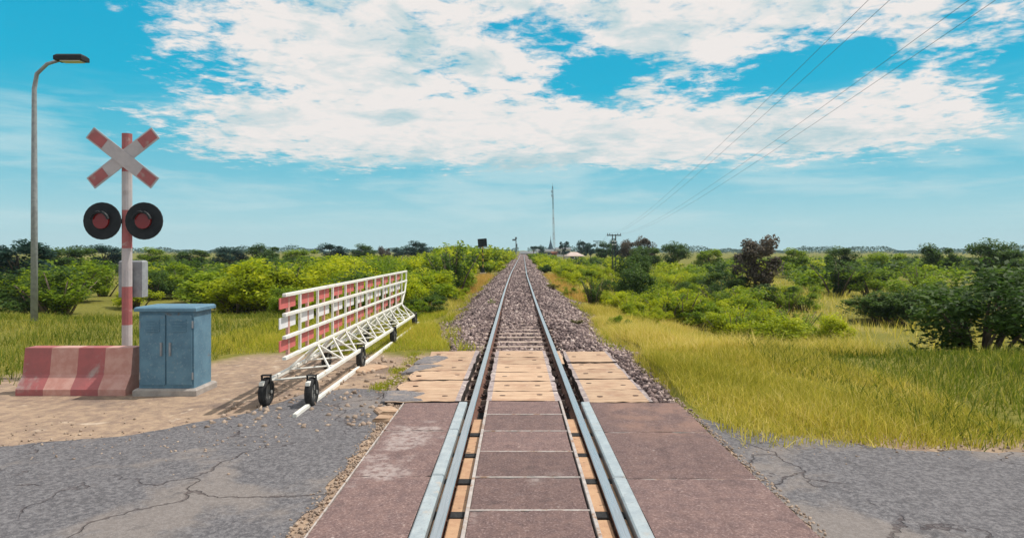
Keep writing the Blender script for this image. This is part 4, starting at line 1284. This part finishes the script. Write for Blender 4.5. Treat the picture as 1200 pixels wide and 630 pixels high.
# the rest of the thicket, too far to tell one shrub from the next
for tone in TONE:
    PP, TT, SS = [], [], []
    for (x_, y_, h_, wid, shape, tn) in FAR:
        if tn != tone: continue
        (P, T, C), ls, asp = SHAPES[shape]
        k_ = RNG.permutation(len(P))[:620]
        a_ = RNG.uniform(0, 6.28)
        q = P[k_]
        PP.append(np.stack([x_ + (q[:, 0] * math.cos(a_) - q[:, 1] * math.sin(a_)) * wid, y_ + (q[:, 0] * math.sin(a_) + q[:, 1] * math.cos(a_)) * wid, gz(x_, y_) + q[:, 2] * h_ - 0.05], -1))
        TT.append(T[k_]); SS.append(RNG.uniform(0.7, 1.3, len(k_)) * 0.082 * max(h_, 1.3))
    tag(link('far_thicket', leaf_mesh('far_thicket', np.concatenate(PP), np.concatenate(SS), np.concatenate(TT), [M['leaf_' + tone]], 0.6)), TONE[tone] + ' growth of the far thicket along both sides of the line', 'thicket', kind='stuff')
# low weeds on the banks, between the thicket and the ballast
n_w = 0
while n_w < 46:
    sd_ = -1 if n_w < 26 else 1
    y_ = RNG.uniform(15.5, 32) if sd_ < 0 else RNG.uniform(18, 44)
    x_ = float(cx(y_) + sd_ * (toe(y_, sd_)[0] + RNG.uniform(0.15, 1.4)))
    tone = str(RNG.choice(['lime', 'green', 'deep'], p=[.5, .38, .12]))
    shape = str(RNG.choice(SHAPE_N)); h_ = RNG.uniform(0.22, 0.55)
    shrub(x_, y_, h_, h_ * RNG.uniform(0.9, 1.6), shape, tone, 'low ' + TONE[tone] + ' weed in the dry grass on the ' + ('left bank below the thicket' if sd_ < 0 else 'right bank below the thicket'),
          'low weeds on the ' + ('left' if sd_ < 0 else 'right') + ' bank', 'weed', 'weed', 0.02)
    n_w += 1
# singled-out bushes
shrub(2.95, 25.5, 1.25, 1.05, 'spray0', 'deep', 'dark feathery bush standing at the right edge of the ballast', None)
shrub(5.9, 34, 2.7, 2.3, 'round1', 'deep', 'big dark rounded bush near the foot of the telegraph pole', None)
shrub(-2.25, 17.6, 0.55, 0.85, 'loose1', 'deep', 'low dark bush at the left edge of the ballast just past the gate', None)
shrub(-2.45, 19.4, 0.6, 0.9, 'round2', 'deep', 'second low dark bush behind it at the left ballast edge', None)
shrub(-0.78, 20.8, 0.34, 0.30, 'spray1', 'green', 'small weed growing in the ballast against the left rail', None, 'weed', 'weed', 0)
shrub(1.55, 27.5, 0.25, 0.55, 'loose0', 'olive', 'flat olive weed growing in the ballast right of the rails', None, 'weed', 'weed', -0.6)
shrub(1.45, 16.0, 0.10, 0.35, 'loose2', 'olive', 'thin olive weed patch in the near right ballast', None, 'weed', 'weed', -0.25)
shrub(8.6, 12.4, 1.9, 2.4, 'round0', 'deep', 'large dark green bush at the far right verge', None)
shrub(10.4, 12.8, 2.2, 2.6, 'round3', 'deep', 'largest dark green bush beyond the far right verge', None)

# trees: tapered trunk with limbs, crown of leaf clumps
TREE = {}


def tree_shape(kind, q):
    key = (kind, q)
    if key in TREE: return TREE[key]
    limbs = []
    if kind == 'umbrella':
        C = np.array([(math.cos(a_) * r_, math.sin(a_) * r_, 0.80 + RNG.uniform(-.04, .06)) for a_, r_ in zip(RNG.uniform(0, 6.28, 16), np.sqrt(RNG.random(16)) * 0.5)]); cr = 0.13
    elif kind == 'round':
        C = np.array([(x_, y_, 0.62 + z_) for x_, y_, z_ in clumps(22, 0.36, 0.32, -0.32)]); cr = 0.15
    elif kind == 'twin':
        C = np.concatenate([np.array([(x_ - 0.26, y_, 0.78 + z_) for x_, y_, z_ in clumps(9, 0.15, 0.15, -0.15)]), np.array([(x_ + 0.18, y_, 0.80 + z_) for x_, y_, z_ in clumps(9, 0.16, 0.17, -0.17)]), np.array([(x_, y_, 0.5 + z_) for x_, y_, z_ in clumps(7, 0.22, 0.15, -0.2)])]); cr = 0.10
    else:
        C = np.array([(x_, y_, 0.56 + z_) for x_, y_, z_ in clumps(26, 0.33, 0.42, -0.46)]); cr = 0.13
    nl = 5600
    nc = len(C)
    k_ = RNG.integers(0, nc, nl)
    d = RNG.normal(size=(nl, 3)); d /= np.linalg.norm(d, axis=1, keepdims=True)
    rr = cr * RNG.uniform(0.6, 1.35, nc)
    P = C[k_] + d * (rr[k_] * RNG.random(nl) ** 0.45)[:, None] * np.array([1, 1, 0.8])
    T = np.clip(0.5 + RNG.uniform(-.22, .22, nc)[k_] + RNG.normal(0, .15, nl), 0, 1)
    tr = MB()
    top = 0.62
    bend = RNG.uniform(-.05, .05, 2)
    tr.path([(0, 0, -0.06), (bend[0] * 0.5, bend[1] * 0.5, 0.2), (bend[0], bend[1], 0.42), (bend[0] * 0.7, bend[1] * 0.7, top)], [0.034, 0.026, 0.02, 0.01], n=8)
    for c in C[RNG.permutation(nc)[:11]]:
        s_ = RNG.uniform(0.22, 0.5)
        tr.path([(bend[0] * 0.8, bend[1] * 0.8, s_), ((c[0] + bend[0]) / 2, (c[1] + bend[1]) / 2, (s_ + c[2]) / 2 + 0.02), tuple(c)], [0.014, 0.009, 0.004], n=5)
    TREE[key] = (P, T, tr.mesh('trunk', M['bark']))
    return TREE[key]


CROWN = {}


def tree(x_, y_, w_, h_, kind, q, tone, label, group=None, z_=None):
    P, T, tm = tree_shape(kind, q)
    if (kind, q, tone) not in CROWN:
        CROWN[(kind, q, tone)] = leaf_mesh('crown', P, 0.022 * RNG.uniform(0.7, 1.3, len(P)), T, [M['leaf_' + tone]], 0.6)
    e = empty('tree', (x_, y_, gz(x_, y_) if z_ is None else z_), label, 'tree', group, rz=RNG.uniform(-.3, .3))
    for nm, me in (('trunk', tm), ('crown', CROWN[(kind, q, tone)])):
        o = link(nm, me, e); o.scale = (w_, w_, h_)
    return e


def px_tree(px_, top, wpx, d, kind, q, tone, label, group=None):
    """Place a tree at distance d so that it has that width and height there."""
    s_ = d / 781
    x_ = (px_ - 604.5) * s_
    zt_ = CAM_Z + (292.5 - top) * s_
    z0 = gz(x_, d)
    return tree(x_, d, wpx * s_, zt_ - z0, kind, q, tone, label, group)


LROW = ['rounded dark tree above the far end of the gate', 'bluish dark upright tree above the middle of the gate', 'mid green rounded tree above the near end of the gate', 'upright dark tree right of the blue cabinet',
        'bluish rounded tree directly above the blue cabinet', 'upright dark tree just right of the crossing signal lamps', 'mid green rounded tree hidden behind the crossing signal lamps', 'bluish upright tree just left of the crossing signal post', 'rounded dark tree between street lamp and crossing signal']
RROW = ['rounded dark tree between the brownish pair and the lone brown tree', 'mid green upright tree just left of the lone brown tree', 'mid green rounded tree just right of the lone brown tree', 'second tree right of the lone brown one, dark and upright',
        'mid green rounded tree in the middle of the row right of the lone brown one', 'dark upright tree third from the right edge', 'broad dark rounded tree second from the right edge', 'dark upright tree cut off by the right edge']
# left horizon
px_tree(488, 282.5, 46, 140, 'round', 0, 'teal', 'dark round tree, the tallest above the left thicket')
px_tree(466, 290, 24, 150, 'round', 1, 'teal', 'dark tree just left of the tallest round one')
px_tree(450, 288, 22, 120, 'tall', 0, 'brown', 'greyish tree half hidden behind the gate side thicket')
px_tree(539, 284, 26, 62, 'tall', 1, 'green', 'mid green twiggy tree poking above the thicket beside the board')
px_tree(515, 291, 26, 150, 'round', 2, 'deep', 'low dark tree between the round tree and the signal board')
for q, (px_, top, wp, d, kd, tn) in enumerate(((425, 286, 44, 110, 'round', 'deep'), (390, 283, 50, 105, 'tall', 'teal'), (352, 288, 52, 90, 'round', 'green'), (310, 285, 55, 85, 'tall', 'deep'),
                                               (268, 289, 50, 85, 'round', 'teal'), (225, 287, 55, 80, 'tall', 'deep'), (178, 290, 55, 80, 'round', 'green'), (125, 285, 60, 75, 'tall', 'teal'), (80, 283, 70, 60, 'round', 'deep'))):
    px_tree(px_, top, wp, d, kd, q % 3, tn, LROW[q], 'trees along the left horizon')
px_tree(18, 268, 110, 38, 'tall', 2, 'teal', 'nearest and tallest dark tree at the far left of the row')
# right horizon
px_tree(625, 287.5, 15, 230, 'umbrella', 0, 'teal', 'flat topped umbrella tree beside the far end of the track')
px_tree(634, 287, 11, 235, 'round', 1, 'teal', 'small dark tree just right of the umbrella tree')
px_tree(661, 282.5, 16, 190, 'twin', 0, 'teal', 'tree with two round crowns beside the mast')
px_tree(682, 280, 22, 210, 'tall', 1, 'teal', 'tall dark tree behind the pale roofed house')
px_tree(692, 281, 18, 180, 'round', 2, 'teal', 'dark rounded tree right of the pale roofed house')
px_tree(708, 283, 32, 130, 'round', 0, 'deep', 'broad dark tree left of the telegraph pole')
px_tree(724, 280, 30, 140, 'tall', 0, 'teal', 'dark tree directly behind the telegraph pole')
px_tree(738, 275, 30, 105, 'round', 2, 'brown', 'brownish thin leaved tree right of the telegraph pole')
px_tree(755, 274, 34, 95, 'tall', 1, 'brown', 'second brownish tree further right of the telegraph pole')
px_tree(747, 296, 44, 52, 'round', 1, 'deep', 'large dark green bushy tree in front of the brownish ones')
px_tree(758, 283, 46, 80, 'round', 2, 'deep', 'dense dark green tree under the two brownish crowns')
px_tree(885, 262, 75, 42, 'tall', 2, 'brown', 'brown sparse tree standing alone above the right hand greenery')
for q, (px_, top, wp, d, kd, tn) in enumerate(((790, 283, 44, 90, 'round', 'deep'), (830, 286, 46, 85, 'tall', 'green'), (930, 291, 52, 75, 'round', 'green'), (985, 286, 56, 70, 'tall', 'deep'),
                                               (1040, 290, 60, 65, 'round', 'green'), (1100, 285, 62, 62, 'tall', 'deep'), (1160, 280, 72, 55, 'round', 'deep'), (1215, 282, 80, 50, 'tall', 'deep'))):
    px_tree(px_, top, wp, d, kd, (q + 1) % 3, tn, RROW[q], 'trees along the right horizon')

# far wood closing the horizon
n = 26000
az = RNG.uniform(R(-44), R(44), n); dd = RNG.uniform(520, 900, n)
hh = 4.2 + 1.6 * np.sin(az * 31) + 1.2 * np.sin(az * 77 + 1) + 0.8 * np.sin(az * 190)
P = np.stack([np.sin(az) * dd, np.cos(az) * dd, -1.4 + RNG.random(n) ** 0.8 * hh], -1)
gap = np.abs(P[:, 0] - cx(P[:, 1])) > 5.0
P = P[gap]
tag(link('far_wood', leaf_mesh('far_wood', P, RNG.uniform(0.5, 1.1, len(P)), np.clip(RNG.normal(.5, .2, len(P)), 0, 1), [M['leaf_teal']], 0.7)), 'low far off wood closing the horizon on both sides', 'wood', kind='stuff')


# ------------------------------------------------------------------ grass
def grass(name, x, y, h, wd, mat_, tint, lean=0.75, zoff=0.0, z=None):
    n = len(x)
    z = (ground_z(x, y) if z is None else z) - 0.01 + zoff
    wd = wd * 0.62
    h = h * np.clip(0.85 + 0.5 * vnoise(x * 2.1 + 3, y * 1.7), 0.3, 1.6)
    tint = np.clip(tint + RNG.choice([0, 0, 0, 0.45], n), 0, 1)
    a_ = RNG.uniform(0, 2 * math.pi, n)
    dx, dy = np.cos(a_), np.sin(a_)
    ln = RNG.normal(0, lean, n) + 0.1
    b_ = RNG.uniform(0, 2 * math.pi, n)
    lx, ly = np.cos(b_) * ln * h, np.sin(b_) * ln * h
    w2 = wd / 2
    v = np.stack([np.stack([x - dx * w2, y - dy * w2, z], -1), np.stack([x + dx * w2, y + dy * w2, z], -1),
                  np.stack([x + dx * w2 * .7 + lx * .35, y + dy * w2 * .7 + ly * .35, z + h * .55], -1), np.stack([x - dx * w2 * .7 + lx * .35, y - dy * w2 * .7 + ly * .35, z + h * .55], -1),
                  np.stack([x + lx, y + ly, z + h], -1)], 1).reshape(-1, 3)
    i_ = np.arange(n) * 5
    f4 = np.stack([i_, i_ + 1, i_ + 2, i_ + 3], -1); f3 = np.stack([i_ + 3, i_ + 2, i_ + 4], -1)
    me = np_mesh(name, v, [f4, f3], [mat_], tint=np.repeat(tint, 5))
    return tag(link(name, me), kind='stuff')


def scatter(n, xr, yr, keep=None, clump=0.0):
    x = RNG.uniform(xr[0], xr[1], n); y = RNG.uniform(yr[0], yr[1], n)
    if keep is not None:
        k_ = keep(x, y); x, y = x[k_], y[k_]
    return x, y


def tints(x, y, c=0.5, s=0.18, f=1.2): return np.clip(c + 0.22 * vnoise(x * f, y * f) + RNG.normal(0, s, len(x)), 0, 1)


# left verge by the gate
def kL(x, y):
    r = x - cx(y)
    edge_ = 10.75 + 0.18 * np.sin(x * 3.1) + np.where(x < -2.6, -0.2, 0)
    return (y > edge_ + RNG.normal(0, .08, len(x))) & (-r > toe(y, -1)[0] - 0.05 + RNG.normal(0, .12, len(x)))


x, y = scatter(64000, (-5.5, -1.0), (10.4, 19.0), kL)
grass('grass_verge', x, y, RNG.uniform(0.05, 0.15, len(x)), RNG.uniform(0.008, 0.018, len(x)), M['grass_green'], tints(x, y, 0.62 - 0.02 * 0))
x, y = scatter(52000, (-22, -4.5), (7.6, 20.0), lambda x, y: (y > 8.3 + 0.4 * np.sin(x) + RNG.normal(0, .4, len(x))) & (np.hypot(x + 5.25, y - 9) > 0.3))
grass('grass_verge', x, y, RNG.uniform(0.05, 0.24, len(x)), RNG.uniform(0.012, 0.028, len(x)), M['grass_wild'], tints(x, y, 0.42))
# golden slope on the left, towards the striped post
x, y = scatter(16000, (-4.6, -1.4), (14.5, 30), lambda x, y: (-(x - cx(y)) > toe(y, -1)[0] - 0.05 + RNG.normal(0, .12, len(x))) & (vnoise(x * 1.5, y * 0.8) > -0.35))
grass('yellow_grass', x, y, RNG.uniform(0.12, 0.34, len(x)), RNG.uniform(0.01, 0.022, len(x)), M['grass_gold'], tints(x, y, 0.38))
x, y = scatter(12000, (-4.4, -1.6), (31, 52.4), lambda x, y: (-(x - cx(y)) > toe(y, -1)[0] + RNG.normal(0, .15, len(x))) & (x > -2.4 - 0.055 * (52 - y) - 0.6))
grass('dry_grass', x, y, RNG.uniform(0.18, 0.42, len(x)), RNG.uniform(0.02, 0.04, len(x)), M['grass_dry'], tints(x, y, 0.5))
# tufts along the outer ends of the left planks
yy_ = RNG.choice([7.85, 8.05, 8.3, 8.55, 8.9, 9.1, 9.6, 9.9, 10.2, 10.45], 3600, p=[.08, .16, .15, .13, .12, .12, .06, .06, .06, .06]) + RNG.normal(0, 0.09, 3600)
xx_ = -1.55 - 0.05 * np.sin(yy_ * 5) + RNG.normal(0, 0.065, 3600)
grass('grass_tufts', xx_, yy_, RNG.uniform(0.02, 0.085, 3600), RNG.uniform(0.006, 0.013, 3600), M['grass_green'], tints(xx_, yy_, 0.38))


yb = RNG.uniform(11, 60, 9000)
sb = RNG.choice([-1, 1], 9000)
xb = np.where(sb < 0, cx(yb) - toe(yb, -1)[0], cx(yb) + toe(yb, 1)[0]) - sb * np.abs(RNG.normal(0, 0.16, 9000)) * (vnoise(yb * 1.1, sb * 3.0) > 0.0)
grass('grass_tufts', xb, yb, RNG.uniform(0.06, 0.22, 9000), RNG.uniform(0.012, 0.03, 9000), M['grass_green'], tints(xb, yb, 0.45), z=np.maximum(ballast_z(xb, yb), ground_z(xb, yb)))


# right slope
def kR(x, y):
    r = x - cx(y)
    return (r > toe(y, 1)[0] - 0.02 + RNG.normal(0, .13, len(x)))


x, y = scatter(80000, (1.9, 6.0), (10.6, 26.0), kR)
grass('yellow_grass', x, y, RNG.uniform(0.10, 0.36, len(x)), RNG.uniform(0.009, 0.02, len(x)), M['grass_gold'], tints(x, y, 0.48))
near = lambda x, y: kR(x, y) & (y > 5.75 + 0.2 * np.sin(x * 1.3) - 0.02 * (x - 3) + RNG.normal(0, .25, len(x)))
x, y = scatter(52000, (1.85, 4.6), (5.5, 12.5), near)
grass('yellow_grass', x, y, RNG.uniform(0.05, 0.20, len(x)), RNG.uniform(0.008, 0.018, len(x)), M['grass_gold'], tints(x, y, 0.20))
x, y = scatter(80000, (3.6, 22), (5.4, 16.5), near)
grass('grass_verge', x, y, RNG.uniform(0.06, 0.26, len(x)), RNG.uniform(0.012, 0.028, len(x)), M['grass_wild'], tints(x, y, 0.27))
x, y = scatter(12000, (2.3, 5.6), (28, 56), lambda x, y: kR(x, y) & (x - cx(y) < toe(y, 1)[0] + 0.9))
grass('dry_grass', x, y, RNG.uniform(0.2, 0.5, len(x)), RNG.uniform(0.02, 0.04, len(x)), M['grass_dry'], tints(x, y, 0.4))
x, y = scatter(16000, (3.5, 26), (15, 75), lambda x, y: kR(x, y))
grass('yellow_grass', x, y, RNG.uniform(0.25, 0.6, len(x)), RNG.uniform(0.03, 0.06, len(x)), M['grass_gold'], tints(x, y, 0.35))

# ------------------------------------------------------------------ haze
HAZE = 0.00025
hz = MB().box(-1700, 1700, -120, 1900, -4, 39)
hm_ = bpy.data.materials.new('haze'); hm_.use_nodes = True
ht = hm_.node_tree; ht.nodes.clear()
pvn = node(ht, 'ShaderNodeVolumePrincipled')
pvn.inputs['Color'].default_value = (0.70, 0.90, 1.0, 1)
pvn.inputs['Density'].default_value = HAZE
ho = node(ht, 'ShaderNodeOutputMaterial'); ht.links.new(pvn.outputs[0], ho.inputs['Volume'])
tag(hz.obj('haze', hm_), 'thin pale haze over the whole scene', 'haze', kind='stuff')
